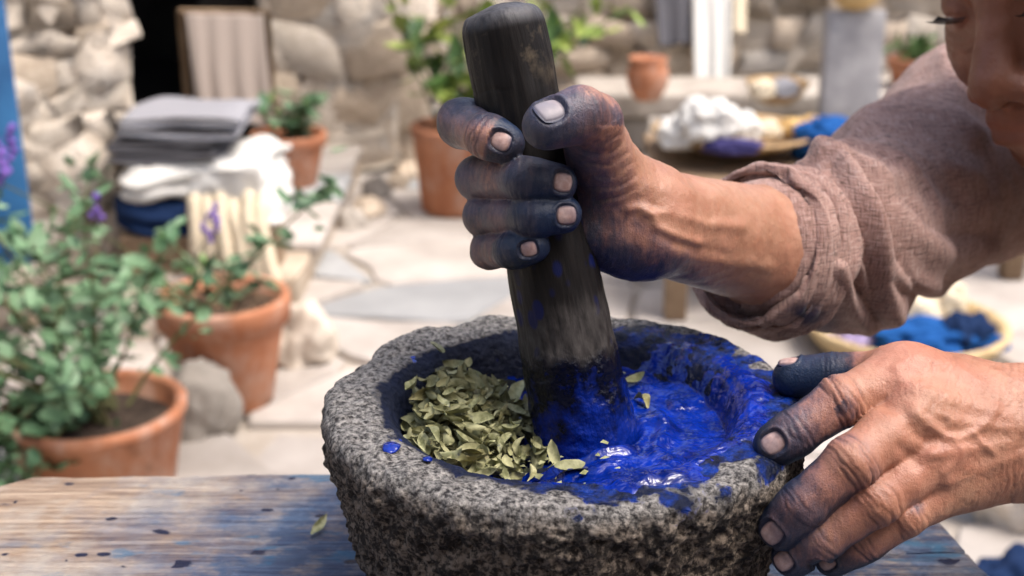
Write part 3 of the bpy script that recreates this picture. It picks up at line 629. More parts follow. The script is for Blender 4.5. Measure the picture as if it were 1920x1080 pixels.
# ---- right hand relief, stains
N = vnormals(Rv, Rq); k, u, dd = near(Rv, RH); px, py, _ = proj(Rv); P2 = np.c_[px, py]; front = (N @ -cF) > 0
d1, cr = creases(Rv, N, RH, RN, [(1, (-.0055, -.003, -.0005, .002, .0045), .0004), (2, (-.0048, -.0028, -.0009, .0011, .0032), .0005)], np.where(dd < .004, k, -1))
nail(RH['index'], RN['index'], .0095, .0092, .0012, .35); nail(RH['middle'], RN['middle'], .0092, .0095, .001, .1); nail(RH['ring'], RN['ring'], .0095, .0094, .001, .0); nail(RH['little'], RN['little'], .0082, .0076, .001, .0); nail(RH['thumb'], RN['thumb'], .0125, .0138, .0012, 0., 1.)
d2, c2 = nail_fit(Rv); disp = d1 + d2; cr = np.maximum(cr, c2)
def ridge(pl, amp, wd): return amp * np.exp(-(polyd(P2, pl) / wd) ** 2) * front
disp += ridge([(1180, 392), (1205, 388), (1222, 402), (1232, 425), (1262, 440), (1310, 455)], .0012, 9) + ridge([(1210, 400), (1260, 395), (1330, 418), (1390, 425)], .0013, 12) + ridge([(1235, 455), (1300, 478), (1370, 492), (1440, 500)], .0010, 14) + ridge([(1200, 350), (1270, 358), (1350, 372)], .0008, 16)
disp -= ridge([(1225, 388), (1280, 398), (1330, 412)], .0008, 9) + ridge([(1240, 450), (1300, 470), (1360, 480)], .0008, 13)
for i, (a, b, c) in enumerate([((1098, 262), (1135, 268), (1158, 252)), ((1096, 285), (1140, 288), (1166, 270)), ((1100, 305), (1146, 308), (1176, 286)), ((1104, 330), (1150, 330), (1186, 305)), ((1108, 352), (1156, 350), (1192, 330)), ((1116, 378), (1160, 368), (1196, 352)), ((1128, 235), (1140, 232), (1152, 222))]):
    pl = catmull([a, b, c], 5); g = np.exp(-(polyd(P2, pl) / 3.2) ** 2) * front * (px > 1085); g = g * np.clip(.55 + .6 * vnoise(np.c_[px / 18, py / 18, px * 0 + i], 6), 0, 1); disp -= .00045 * g; cr = np.maximum(cr, g * .5)
    disp += .0003 * np.exp(-(polyd(P2, pl + [0, 8]) / 6) ** 2) * front
disp += fbm(Rv, 160, 3, 41) * .00016
disp += fbm(Rv, 70, 3, 47) * .0004 * (px > 1180)
nz = fbm(Rv, 28, 4, 51); nf = fbm(Rv, 90, 3, 52)
arm = 1 - sstep(1120, 1245, px - (py - 345) * .42 * (py > 345) + nz * 38)
isf = (dd < .003); tipd = .44 + .5 * sstep(1.6, 2.2, u) + nz * .18
dye = np.where(isf & (k < 4), tipd, .80 + nz * .22)
dye = np.where(isf & (k == 0), .42 + .45 * sstep(2.2, 2.7, u) + nz * .2 + .4 * sstep(.1, .8, N @ cU), dye); dye = np.where(isf & (k == 4), .66 + nz * .2 + .2 * sstep(2.2, 2.8, u) - .35 * sstep(.2, .8, N @ cU) * sstep(1070, 1110, px), dye)
pl = (k == 4) & (px > 1100) & (py > 235); dye = np.where(pl | ~isf, .62 + nz * .25 - .3 * sstep(1110, 1180, px), dye)
dye = np.clip(dye, 0, 1) * np.clip(arm, 0, 1)
low = sstep(395, 505, py - (px - 1150) * .27 + nz * 40) * sstep(1440, 1230, px + nz * 30) * .72; dye = np.maximum(dye, low * (px > 1115) * front)
dye = np.maximum(dye, .35 * np.exp(-(polyd(P2, [(1170, 405), (1215, 440), (1250, 470)]) / 22) ** 2) * (nf > -.3) * (px > 1120))
redR = np.clip(.35 + nz, 0, 1) * (px > 1180) * .5
Rv = Rv + N * disp[:, None]; Ra = dict(dye=dye, crease=cr, red=redR, tan=np.clip(.10 + .25 * fbm(Rv, 18, 3, 57), 0, .5))

# ---- left hand relief, stains
N = vnormals(Lv, Lq); k, u, dd = near(Lv, LH); px, py, _ = proj(Lv); P2 = np.c_[px, py]; front = (N @ -cF) > -.1
NB = len(NAILS)
d1, cr = creases(Lv, N, LH, LN, [(1, (-.0068, -.0045, -.0022, 0, .0024, .0048, .0068), .0008), (2, (-.0036, -.0016, .0006, .0028), .0006)], np.where(dd < .004, k, -1))
nail(LH['index'], LN['index'], .0105, .0100, .0010, -.12); nail(LH['middle'], LN['middle'], .0108, .0102, .0012, -.12); nail(LH['ring'], LN['ring'], .0095, .0092, .001, -.1); nail(LH['little'], LN['little'], .0082, .0076, .001); nail(LH['thumb'], LN['thumb'], .010, .0105, .0008)
d2, c2 = nail_fit(Lv); disp = d1 + d2; cr = np.maximum(cr, c2)
for pl, a, w in (([(1722, 778), (1790, 790), (1860, 800), (1930, 806)], .0011, 13), ([(1690, 716), (1770, 745), (1860, 772), (1930, 790)], .0009, 14), ([(1748, 852), (1820, 840), (1900, 830)], .001, 13), ([(1778, 908), (1840, 880), (1910, 855)], .0008, 13),
                 ([(1745, 800), (1785, 822), (1822, 812), (1850, 790), (1870, 760)], .0010, 8), ([(1785, 822), (1800, 852), (1770, 885)], .0008, 8), ([(1822, 812), (1848, 838), (1862, 850)], .0009, 7), ([(1680, 690), (1720, 670), (1790, 690), (1840, 720)], .0006, 9)):
    disp += ridge(catmull(pl, 4), a, w)
for pl, a, w in (([(1660, 760), (1690, 770), (1705, 800)], .0010, 12), ([(1720, 815), (1750, 830)], .0012, 14), ([(1690, 840), (1720, 870)], .001, 12), ([(1735, 775), (1768, 790)], .0010, 9)): disp -= ridge(pl, a, w)
for c, r_, a in (((1716, 772), 26, .0012), ((1690, 712), 28, .0009), ((1748, 850), 24, .0011), ((1780, 906), 20, .0008)): disp += a * np.exp(-(np.hypot(px - c[0], py - c[1]) / r_) ** 2) * front
wr_ = np.zeros(len(Lv))                       # wrinkles of the wrist and the back of the hand
for i in range(13):
    x0 = 1868 + i * 10 + 3 * math.sin(i * 2.2); wr_ = np.maximum(wr_, np.exp(-((px - x0 + .10 * (py - 800) + 5 * vnoise(np.c_[py / 22, px * 0 + i, px * 0], 4)) / 2.0) ** 2) * (.3 + .7 * (vnoise(np.c_[py / 35, px * 0 + i * 1.7, px * 0], 9) > -.1)))
wr_ *= sstep(1855, 1900, px) * front; disp -= .00034 * wr_; cr = np.maximum(cr, wr_ * .4)
w2 = np.abs(vnoise(np.c_[(px + py * .35) / 11, (py - px * .2) / 30, px * 0], 15)); fine = np.exp(-(w2 / .10) ** 2) * (dd > .001) * front * (px > 1640) * sstep(640, 690, py); disp -= .00032 * fine; cr = np.maximum(cr, fine * .3)
disp += fbm(Lv, 160, 3, 43) * .00015
nz = fbm(Lv, 28, 4, 61); nf = fbm(Lv, 85, 3, 62)
isf = dd < .0035; dors = np.zeros(len(Lv))
for fi, (kk, n_) in enumerate(LN.items()): m = k == fi; dors[m] = N[m] @ n_
start = np.array([.7, .85, 1.05, 1.3, 1.1])[k]; full = np.array([2.3, 2.3, 2.7, 3.1, 1.9])[k]
dye = np.clip(sstep(start, full, u + nz * .35) * .56 + sstep(start - .2, start + .6, u + nz * .3) * .48 * sstep(.8, .1, dors), 0, 1)
dye += np.where(k == 4, .35 * sstep(1.3, 2.2, u), 0); dye = np.clip(dye + .18 * sstep(2.5, 3., u), 0, 1) * isf
web = np.exp(-(polyd(P2, [(1600, 775), (1560, 810)]) / 16) ** 2) * .3; dye = np.maximum(dye, web)
kn = np.exp(-(np.hypot((px - 1575), (py - 762)) / 26) ** 2) * .55 * (nf > -.2); dye = np.maximum(dye, kn * isf); dye = np.maximum(dye, .4 * np.exp(-(np.hypot(px - 1718, py - 952) / 14) ** 2))
redL = np.clip(.35 + .8 * nz + .6 * np.exp(-(np.hypot(px - 1690, py - 700) / 55) ** 2), 0, 1) * .8
Lv = Lv + N * disp[:, None]; La = dict(dye=dye, crease=cr, red=redL, tan=np.clip(.10 + .3 * fbm(Lv, 20, 3, 58), 0, .5))

# ------------------------------------------------------------------ head
YAW, TILT, ROLL, HS = rad(57), rad(20), rad(-12), .97
Fh = np.array([-math.sin(YAW), -math.cos(YAW), 0]); HF = math.cos(TILT) * Fh + np.array([0, 0, -math.sin(TILT)]); HU = math.sin(TILT) * Fh + np.array([0, 0, math.cos(TILT)])
HL = np.cross(HF, HU) * -1
HU, HL = HU * math.cos(ROLL) + HL * math.sin(ROLL), HL * math.cos(ROLL) - HU * math.sin(ROLL)
HO = W(1843, 198, .69) + HS * (HU * .044 - HF * .122)
def hl(P): P = np.asarray(P); return HO + HS * (P[..., :1] * HL + P[..., 1:2] * HF + P[..., 2:3] * HU)
neck_dir = np.array([(W(2230, 190, .86) - HO) @ HL, (W(2230, 190, .86) - HO) @ HF, (W(2230, 190, .86) - HO) @ HU])
fd = Field((-.11, -.14, -.19), (.11, .15, .14), .0016)
sgn = (-1, 1)
hp = [ell((0, -.008, .035), (.075, .096, .088)), [.03, ell((0, .036, -.035), (.062, .058, .085))], [.02, ell((0, .062, -.092), (.036, .03, .026))], [.015, cap((-.036, .083, .021), (.036, .083, .021), .011)], [.012, cap((0, .088, .012), (0, .109, -.034), .0078, .0118)], [.007, cap((0, .110, -.036), (0, .111, -.039), .0118)]]
for s in sgn: hp += [[.006, ell((s * .0145, .101, -.0425), (.0096, .0125, .0092))], [.02, ell((s * .041, .064, -.03), (.02, .022, .026))]]
hp += [[.014, ell((0, .091, -.067), (.027, .014, .02))], [.004, cap((-.019, .099, -.0640), (.019, .099, -.0640), .0042)], [.004, cap((-.016, .0995, -.0745), (.016, .0995, -.0745), .0052)], [-.003, cap((-.024, .108, -.0690), (.024, .108, -.0690), .0028)]]
for s in sgn: hp += [[-.008, ell((s * .033, .099, .001), (.0165, .013, .011))], [.004, ell((s * .032, .0785, .0005), (.0148, .0146, .0128))], [-.003, ell((s * .0075, .108, -.0505), (.0042, .006, .005))], [.006, ell((s * .077, -.005, -.012), (.006, .018, .031))],
               [-.003, cap((s * .02, .097, -.0015), (s * .046, .088, -.0045), .0018)], [-.004, cap((s * .024, .112, -.036), (s * .036, .094, -.066), .0035)]]
hp += [[.03, cap((0, -.03, -.07), tuple(neck_dir), .055, .06)]]
Hv, Hq = nets(group(fd, hp, .02), fd); Hv = relax(Hv, Hq, 2, .5); N = vnormals(Hv, Hq)
hd = fbm(Hv, 90, 3, 71) * .0006 + fbm(Hv, 300, 2, 76) * .0002
for s in sgn:
    for i in range(3): hd -= .0005 * np.exp(-(polyd(Hv[:, [0, 2]], [(s * .018, -.012 - .004 * i), (s * .033, -.0165 - .005 * i), (s * .05, -.011 - .006 * i)]) / .0011) ** 2) * (Hv[:, 1] > .05)
lips = np.exp(-(polyd(Hv[:, [0, 2]], [(-.019, -.069), (.019, -.069)]) / .0075) ** 4) * (Hv[:, 1] > .07)
Ha = dict(dye=np.zeros(len(Hv)), crease=np.clip(np.maximum(0, fbm(Hv, 260, 2, 75) - .55) * 1.2, 0, .6), tan=np.clip(.88 + .35 * fbm(Hv, 40, 4, 74), .2, .95), red=np.clip(.45 + .3 * fbm(Hv, 30, 3, 72) + lips + .4 * np.exp(-(np.linalg.norm(Hv - [0, .11, -.038], axis=1) / .018) ** 2), 0, 1))  # tan set high over the head: face shade put into the skin colour
Hw = hl(Hv + N * hd[:, None])

person = thing('person', 'person in a rolled-sleeve brown linen shirt bending over the mortar', 'person', tuple(G(2350, 900, 0)))
V = np.concatenate([Rv, Lv, Hw]); Q = np.concatenate([Rq, Lq + len(Rv), Hq + len(Rv) + len(Lv)])
if HL @ np.cross(HF, HU) < 0: Q[len(Rq) + len(Lq):] = Q[len(Rq) + len(Lq):, ::-1]
at = {a: np.concatenate([Ra[a], La[a], Ha[a]]) for a in Ra}
# the hidden trunk under the shirt joins arms, neck and head
ce = W(2330, 300, .86); isl = [(0, len(Rv)), (len(Rv), len(Rv) + len(Lv)), (len(Rv) + len(Lv), len(V))]; Qt = []
tv, tf = tube([ce + [0, 0, -.3], ce + [0, 0, -.1], ce, ce + [0, 0, .05]], [.06, .07, .06, .03], 12); b0 = len(V); Vall = np.concatenate([V, tv]); Qt = [[i + b0 for i in f] for f in tf if len(f) == 4]
for a_, b_ in isl:
    i = a_ + int(np.argmin(np.linalg.norm(V[a_:b_] - ce, axis=1))); f = Q[np.where((Q == i).any(1))[0][0]]; j = b0 + int(np.argmin(np.linalg.norm(tv - V[i], axis=1))); jn = b0 + (j - b0) // 12 * 12 + ((j - b0) % 12 + 1) % 12 if j - b0 < 48 else b0
    p_ = int(f[(list(f).index(i) + 1) % 4]); Qt.append([i, p_, jn, j])
V = Vall; Q = np.concatenate([Q, np.array(Qt)]); at = {a_: np.concatenate([v_, np.zeros(len(tv))]) for a_, v_ in at.items()}
mskin = m_skin(); body = wpart('body', mesh_np('body', V, Q, at), mskin, person)
mnail = m_nail()
for q in NAILS: wpart('fingernail', nail_mesh(q), mnail, body)
# eyes, lashes, brows, hair
meye = Mt('eyeball', .15).out((.55, .5, .46)); mhair = simple('dark_hair', (.012, .008, .006), (.035, .022, .016), 60, .5, .5)
for s in sgn:
    V, F = lathe([(0, -.0112)] + [(.0112 * math.sin(a), -.0112 * math.cos(a)) for a in np.linspace(.2, 2.94, 12)] + [(0, .0112)], 20)
    wpart('eyeball', mesh_np('eyeball', hl(V + [s * .032, .0800, -.0012]), F), meye, body)
    prt = []
    for i in range(15):
        t = i / 14; a = np.array([s * (.021 + .024 * t), .0935 - .005 * t ** 2 + .001 * math.sin(3 * t), -.0018]); prt.append(tube(np.array([a, a + [s * .0015 * (t - .3), .005, -.0012], a + [s * .004 * (t - .3), .0085, .0008]]), [.00045, .00035, .00012], 4))
    wpart('eyelashes', mesh_np('eyelashes', hl(join(prt)[0]), join(prt)[1]), mhair, body)
    prt = []
    for i in range(70):
        t = rnd.random(); a = np.array([s * (.014 + .038 * t), .0955 - .016 * t ** 2, .0185 + .006 * math.sin(2.6 * t) + rnd.uniform(-.0025, .0025)]); prt.append(tube(np.array([a, a + [s * .004, .0008, .001], a + [s * .008, -.001, .0015]]), [.0003, .00025, .0001], 4))
    wpart('eyebrow', mesh_np('eyebrow', hl(join(prt)[0]), join(prt)[1]), mhair, body)
fd = Field((-.11, -.15, -.12), (.11, .12, .16), .003)
Vh, Qh = nets(group(fd, [ell((0, -.014, .045), (.083, .1, .09)), [.02, ell((0, -.05, -.03), (.07, .06, .07))], [-.012, ell((0, .09, -.035), (.085, .075, .10))]], .02), fd); Vh = relax(Vh, Qh, 2); Nh = vnormals(Vh, Qh)
Vh = Vh + Nh * (fbm(Vh * [1, .25, 1], 160, 3, 5) * .002)[:, None]
wpart('hair', mesh_np('hair', hl(Vh), Qh[:, ::-1] if HL @ np.cross(HF, HU) < 0 else Qh), mhair, person)

# ------------------------------------------------------------------ clothes
mlin = m_linen()
K0 = W(1398, 456, .676) + AD * .008; L0 = .031
shirt_bits = []
fd = Field((.12, .60, .72), (.48, 1.12, 1.02), .0021)
S0, S1, S2, S3 = K0 + AD * .020, W(1590, 452, .752), W(1698, 366, .83), W(1836, 282, .93)
sp = [cap(S0, S1, .0405, .044), [.03, cap(S1, S2, .044, .055)], [.03, cap(S2, S3, .056, .071)], [.03, cap(S3, W(2010, 190, .97), .071, .085)], [-.003, cap(K0 - AD * .07, K0 - AD * .028, .0345)]]
Sv, Sq = nets(group(fd, sp, .02), fd); Sv = relax(Sv, Sq, 3, .5); N = vnormals(Sv, Sq); px, py, _ = proj(Sv); P2 = np.c_[px, py]; front = sstep(-.35, .25, N @ -cF)
disp = fbm(Sv, 14, 3, 81) * .0035 + fbm(Sv, 45, 3, 82) * .0011
for pl, a, w in (([(1535, 296), (1580, 345), (1618, 420), (1640, 500), (1672, 575)], .0085, 15), ([(1500, 300), (1560, 305), (1610, 330), (1660, 345)], .006, 16), ([(1575, 330), (1640, 440), (1690, 520), (1760, 545)], .006, 16),
                 ([(1600, 300), (1680, 400), (1760, 470), (1850, 470)], .0050, 22), ([(1570, 500), (1590, 560), (1625, 600)], .006, 13), ([(1600, 480), (1630, 545), (1655, 585)], .0045, 11), ([(1640, 215), (1665, 270), (1700, 330)], .0030, 16),
                 ([(1620, 240), (1720, 300), (1830, 330)], .003, 20), ([(1770, 110), (1790, 180), (1830, 250)], .004, 16), ([(1545, 305), (1585, 262), (1600, 245)], .002, 14)):
    disp += a * np.exp(-(polyd(P2, catmull(pl, 5)) / (w * 1.35)) ** 2) * front
sv = np.clip(((Sv - S0) @ nrm(S2 - S0)) / .16, 0, 1); rdg = 1 - np.abs(vnoise(Sv @ np.array([[60., 8, 12], [14, 40, 10], [20, 12, 30]]).T * .9, 88)); disp += .0032 * (rdg - .6) * np.sin(np.pi * np.clip(sv * .9 + .08, 0, 1))
for pl, a, w in (([(1556, 330), (1590, 400), (1612, 470), (1640, 560)], .0085, 12), ([(1590, 320), (1640, 400), (1668, 470), (1715, 545)], .0065, 13), ([(1585, 470), (1610, 540), (1640, 595)], .0065, 9), ([(1520, 318), (1580, 322), (1625, 352)], .004, 9), ([(1650, 330), (1740, 430), (1850, 440)], .004, 22), ([(1745, 560), (1690, 545), (1660, 520)], .004, 10),
                 ([(1672, 250), (1730, 330), (1790, 380)], .0028, 22)):
    disp -= a * np.exp(-polyd(P2, catmull(pl, 5)) / w * 1.1) * front
Sv = Sv + N * disp[:, None]
shirt = None
# torso
TS = [W(2010, 200, .97), W(2330, 320, .90), W(2560, 330, .70), W(2700, 900, .86), W(2280, 170, .87)]
fd = Field((.30, .30, .25), (1.05, 1.20, 1.25), .006)
tp = [cap(TS[0], TS[1], .085, .125), [.05, cap(TS[1], TS[2], .125, .105)], [.06, cap(TS[1], TS[3], .135, .15)], [.06, cap(TS[2], TS[3], .11, .15)], [.04, cap(TS[4], TS[1], .062, .11)], [.04, cap(TS[2], W(2800, 500, .72), .075, .062)], [.03, cap(W(2800, 500, .72), LE + LD * .02, .058, .052)],
      [.03, cap(TS[3], TS[3] + [0, 0, -.12], .15, .155)]]
Tv, Tq = nets(group(fd, tp, .05), fd); Tv = relax(Tv, Tq, 2); N = vnormals(Tv, Tq); Tv = Tv + N * (fbm(Tv, 9, 3, 91) * .008)[:, None]
shirt = wpart('shirt', mesh_np('shirt', Tv, Tq, dict(dye=np.zeros(len(Tv)))), mlin, person)
sdye = .75 * np.exp(-(np.hypot(px - 1545, py - 600) / 30) ** 2)
wpart('sleeve', mesh_np('sleeve', Sv, Sq, dict(dye=sdye)), mlin, shirt)
# rolled cuff
e1 = nrm(cU - (cU @ AD) * AD); e2 = np.cross(AD, e1)
def cuff(K, L, r0, r1, th0, seed, amp=1.):
    nt = 240; th = np.linspace(0, 2 * np.pi, nt, endpoint=False)
    prof = [(0, .0)] + [(.0018 * (1 - math.cos(a)) - .0, .0022 + .0022 * math.sin(a)) for a in np.linspace(-1.2, 1.57, 6)] + [(L * t, th0 + .0008 * math.sin(t * 9)) for t in np.linspace(.12, .9, 16)] + [(L - .0012, th0 * .9), (L, th0 * .5), (L - .0008, .0), (L * .5, -.0006), (L * .1, -.0006)]
    prof = np.array(prof); c, s = np.cos(th)[:, None], np.sin(th)[:, None]
    nz_ = np.stack([fbm(np.c_[np.cos(th) * 1.3 + q * .16, np.sin(th) * 1.3, th * 0 + seed], 1.6, 3, seed) for q in range(len(prof))], 1)
    R = r0 + (r1 - r0) * prof[None, :, 0] / L + prof[None, :, 1] + nz_ * .0024 * amp + .0012 * np.cos(2 * th)[:, None]
    ax = prof[None, :, 0] + .003 * np.sin(th * 1 + 1)[:, None] * amp + .0016 * nz_
    V = K + ax[..., None] * AD + (R * c)[..., None] * e1 + (R * s)[..., None] * e2
    F = grid_faces(nt, len(prof), cu=True, cv=True); V = V.reshape(-1, 3); N = vnormals(V, F)
    if ((V - K - ((V - K) @ AD)[:, None] * AD) * N).sum(1).mean() < 0: F = F[:, ::-1]; N = -N
    x, y, _ = proj(V); p2 = np.c_[x, y]; fr = (N @ -cF) > 0
    V = V + N * (fbm(V, 70, 3, seed + 3) * .0007 - fr * .0022 * np.exp(-(polyd(p2, [(1470, 330), (1490, 380), (1494, 430)]) / 8) ** 2) + fr * .0014 * np.exp(-(polyd(p2, [(1488, 335), (1506, 390), (1508, 450)]) / 9) ** 2))[:, None]
    return mesh_np('cuff', V, F, dict(dye=np.clip(.95 * np.exp(-(np.hypot((x - 1515) / 1.5, y - 590) / 20) ** 2) * (1 + fbm(V, 200, 3, 3)), 0, .9)))
wpart('cuff', cuff(K0, L0, .0380, .0425, .0030, 3), mlin, shirt)
wpart('cuff', cuff(K0 + AD * .013, L0 * .72, .0405, .0442, .0024, 9, 1.6), mlin, shirt)
th = np.linspace(0, 2 * np.pi, 96, endpoint=False); rr_ = np.array([.024, .030, .036, .040, .0425]); zz_ = np.array([.020, .016, .011, .008, .012])
Vl = (K0 + zz_[None, :, None] * AD + (rr_[None] * np.cos(th)[:, None])[..., None] * e1 + (rr_[None] * np.sin(th)[:, None])[..., None] * e2).reshape(-1, 3); Vl += fbm(Vl, 80, 2, 6)[:, None] * AD * .002
wpart('lining', mesh_np('lining', Vl, grid_faces(96, 5, cu=True), dict(dye=np.zeros(len(Vl)))), mlin, shirt)
# trousers down to the ground
fd = Field((.45, .30, -.02), (1.15, 1.15, .75), .01); hip = TS[3] + [0, 0, -.10]
pp = [cap(hip + [0, .08, 0], hip + [0, -.08, 0], .15)]
for s in (-1, 1): kn_ = hip + [-.06, s * .12, -.36 + .12]; pp += [[.05, cap(hip + [0, s * .09, 0], kn_, .095, .075)], [.03, cap(kn_, [kn_[0] + .03, kn_[1], .06], .075, .055)]]
Pv, Pq = nets(group(fd, pp, .04), fd); wpart('trousers', mesh_np('trousers', relax(Pv, Pq, 2), Pq), simple('trouser_cloth', (.03, .03, .035), (.06, .06, .065), 30, .9), person)

# ================================================================== the courtyard
mlime = simple('limestone', (.46, .385, .305), (.70, .63, .54), 9, .9, .6, .012, rv=.22)
mlime2 = simple('tan_limestone', (.36, .28, .205), (.58, .49, .385), 8, .9, .6, .012, rv=.3)
mgreyst = simple('grey_fieldstone', (.28, .245, .21), (.47, .43, .38), 9, .9, .6, .012, rv=.35)
def rubble_plaster(name, a, b):
    M = Mt(name, .95, .2); v = M.voro(14, feat='DISTANCE_TO_EDGE'); n1 = M.noise(9, 6, .65); n2 = M.noise(34, 5, .65)
    c = M.mix(M.ramp(n1, [(.35, 0.), (.65, 1.)]), a, b); c = M.mix(M.math('MULTIPLY', M.ramp(M.noise(6, 2), [(.5, 0.), (.6, 1.)]), .4), c, (.34, .33, .32)); c = M.mix(M.ramp(n2, [(.30, .85), (.42, 0.)]), c, (.17, .125, .085))
    return M.out(c, M.bump(n2, .9, .03, M.bump(n1, .8, .05)))
mbed = rubble_plaster('lime_plaster', (.46, .375, .29), (.72, .65, .56))
mbed2 = simple('earth_mortar', (.24, .20, .16), (.42, .37, .30), 9, .95, .7, .015)
mbed3 = simple('tan_mortar', (.33, .27, .21), (.55, .48, .39), 9, .95, .7, .015)
mflag = simple('flagstone', (.27, .24, .212), (.47, .43, .395), 4, .85, .5, .008, rv=.18, det=8)
mflagg = simple('grey_flagstone', (.26, .265, .27), (.36, .365, .365), 5, .85, .4, .006, rv=.15)
msand = simple('sandy_ground', (.30, .26, .215), (.42, .375, .325), 12, .95, .6, .01)
def m_terra():
    M = Mt('terracotta', .85, .25); c = M.mix(M.ramp(M.noise(9, 5, .65), [(.3, 0.), (.7, 1.)]), (.34, .125, .062), (.49, .225, .125)); c = M.hsv(c, v=M.math('MULTIPLY_ADD', M.rand(), .2, .9))
    c = M.mix(M.ramp(M.noise(1, 6, .7, M.coord((14, 14, 7))), [(.5, 0.), (.7, .6)]), c, (.55, .43, .36)); c = M.mix(M.ramp(M.noise(16, 5, .7), [(.56, 0.), (.7, .55)]), c, (.17, .085, .05))
    return M.out(c, M.bump(M.noise(30, 5), .4, .004))
mterra = m_terra()
msoil = simple('potting_soil', (.03, .02, .014), (.09, .06, .042), 60, .95, .9, .01)
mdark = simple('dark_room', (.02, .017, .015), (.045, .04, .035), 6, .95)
mwood = simple('old_wood', (.15, .095, .055), (.30, .21, .13), 12, .8, .4)
mgwood = simple('grey_weathered_wood', (.23, .225, .235), (.40, .39, .395), 14, .85, .4)
mbluep = simple('blue_paint', (.012, .07, .19), (.03, .14, .32), 8, .6, .3)
mstem = simple('stem', (.07, .09, .03), (.14, .12, .05), 20, .8, 0)
def mleaf(name, a, b, s=.5):
    M = Mt(name, .5, .35); r = M.rand(); c = M.mix(r, a, b); c = M.hsv(c, v=M.math('MULTIPLY_ADD', M.noise(25, 2), .6, .7)); return M.out(c, None, Transmission_Weight=0., Subsurface_Weight=0.)
mg_blue = mleaf('bluegreen_leaf', (.05, .12, .055), (.18, .29, .165)); mg_mid = mleaf('green_leaf', (.05, .12, .03), (.14, .24, .07)); mg_dark = mleaf('dark_green_leaf', (.03, .07, .03), (.10, .17, .08)); mg_yel = mleaf('yellow_green_leaf', (.16, .24, .04), (.34, .40, .10))
mg_blue2 = simple('bluegreen_foliage', (.05, .12, .05), (.18, .30, .16), 18, .5, 0); mflower = simple('purple_petal', (.10, .05, .30), (.22, .12, .46), 60, .6, 0); mdryst = simple('dry_stalk', (.20, .12, .07), (.34, .24, .15), 30, .9, 0)
def cloth(name, a, b, rough=.95):
    M = Mt(name, rough, .1); w = M.noise(1, 4, .6, M.coord((260, 260, 90))); c = M.mix(w, a, b); return M.out(c, M.bump(w, .4, .002))
mcwhite = cloth('white_cotton', (.54, .525, .49), (.70, .69, .655)); mccream = cloth('cream_wool', (.56, .47, .33), (.72, .63, .48)); mcgrey = cloth('grey_linen', (.22, .22, .245), (.33, .33, .35)); mcdgrey = cloth('charcoal_linen', (.07, .07, .08), (.13, .125, .135))
mcnavy = cloth('indigo_cloth', (.006, .014, .045), (.015, .035, .095)); mcblue = cloth('blue_cloth', (.008, .05, .19), (.02, .11, .34)); mcbeige = cloth('beige_linen', (.27, .225, .195), (.36, .305, .27)); mcpurp = cloth('purple_wool', (.03, .027, .10), (.07, .062, .17)); mclil = cloth('lilac_wool', (.24, .19, .33), (.36, .30, .45)); mcamber = cloth('amber_wool', (.50, .31, .12), (.66, .45, .2))
mstraw = simple('straw', (.42, .29, .14), (.62, .48, .27), 40, .85, .4); mbowl = simple('turned_wood', (.28, .175, .08), (.42, .28, .14), 10, .6, .2)

def struct(name, me, m): o = link(name, me, m); o['kind'] = 'structure'; return o
ground = struct('ground', mesh_np('ground', [(-40, -40, -.03), (40, -40, -.03), (40, 40, -.03), (-40, 40, -.03)], [[0, 1, 2, 3]]), msand)
def seen(P, mx=140, my=140):
    x, y, d = proj(P); return d > .1 and -mx < x < 1920 + mx and -my < y < 1080 + my
# ---- paving
pav = struct('paving', mesh_np('paving_bed', [(-4, -2, -.012), (4, -2, -.012), (4, 5.3, -.012), (-4, 5.3, -.012)], [[0, 1, 2, 3]]), msand)
gx, gy = np.arange(-1.9, 2.6, .36), np.arange(.9, 5.4, .31); J = {}
for i, x in enumerate(gx):
    for j, y in enumerate(gy): J[i, j] = np.array([x + .13 * (j % 2) + rnd.uniform(-.09, .09), y + rnd.uniform(-.08, .08)])
for i in range(len(gx) - 1):
    for j in range(len(gy) - 1):
        q = np.array([J[i, j], J[i + 1, j], J[i + 1, j + 1], J[i, j + 1]]); c = q.mean(0)
        if not seen(np.array([c[0], c[1], 0]), 260, 200): continue
        pts = []
        for a, b in zip(q, np.roll(q, -1, 0)): pts += [a * .93 + b * .07, (a + b) / 2 + rng.normal(0, .012, 2), a * .12 + b * .88]
        pts = np.array(pts) - c; L = np.linalg.norm(pts, axis=1, keepdims=True); pts *= (L - .010) / L
        n = len(pts); tilt = rng.normal(0, .010, 2); z = rnd.uniform(-.003, .006)
        top = np.c_[pts * .975, z + pts @ tilt]; mid = np.c_[pts, z - .006 + pts @ tilt]; low = np.c_[pts * 1.0, np.full(n, -.03)]
        F = [list(range(n))] + [[n + k, n + (k + 1) % n, (k + 1) % n, k] for k in range(n)] + [[2 * n + k, 2 * n + (k + 1) % n, n + (k + 1) % n, n + k] for k in range(n)]
        o = link('flagstone', mesh_np('flagstone', np.r_[top, mid, low], F, smooth=False), mflagg if rnd.random() < .17 else mflag, pav, loc=(c[0], c[1], 0))
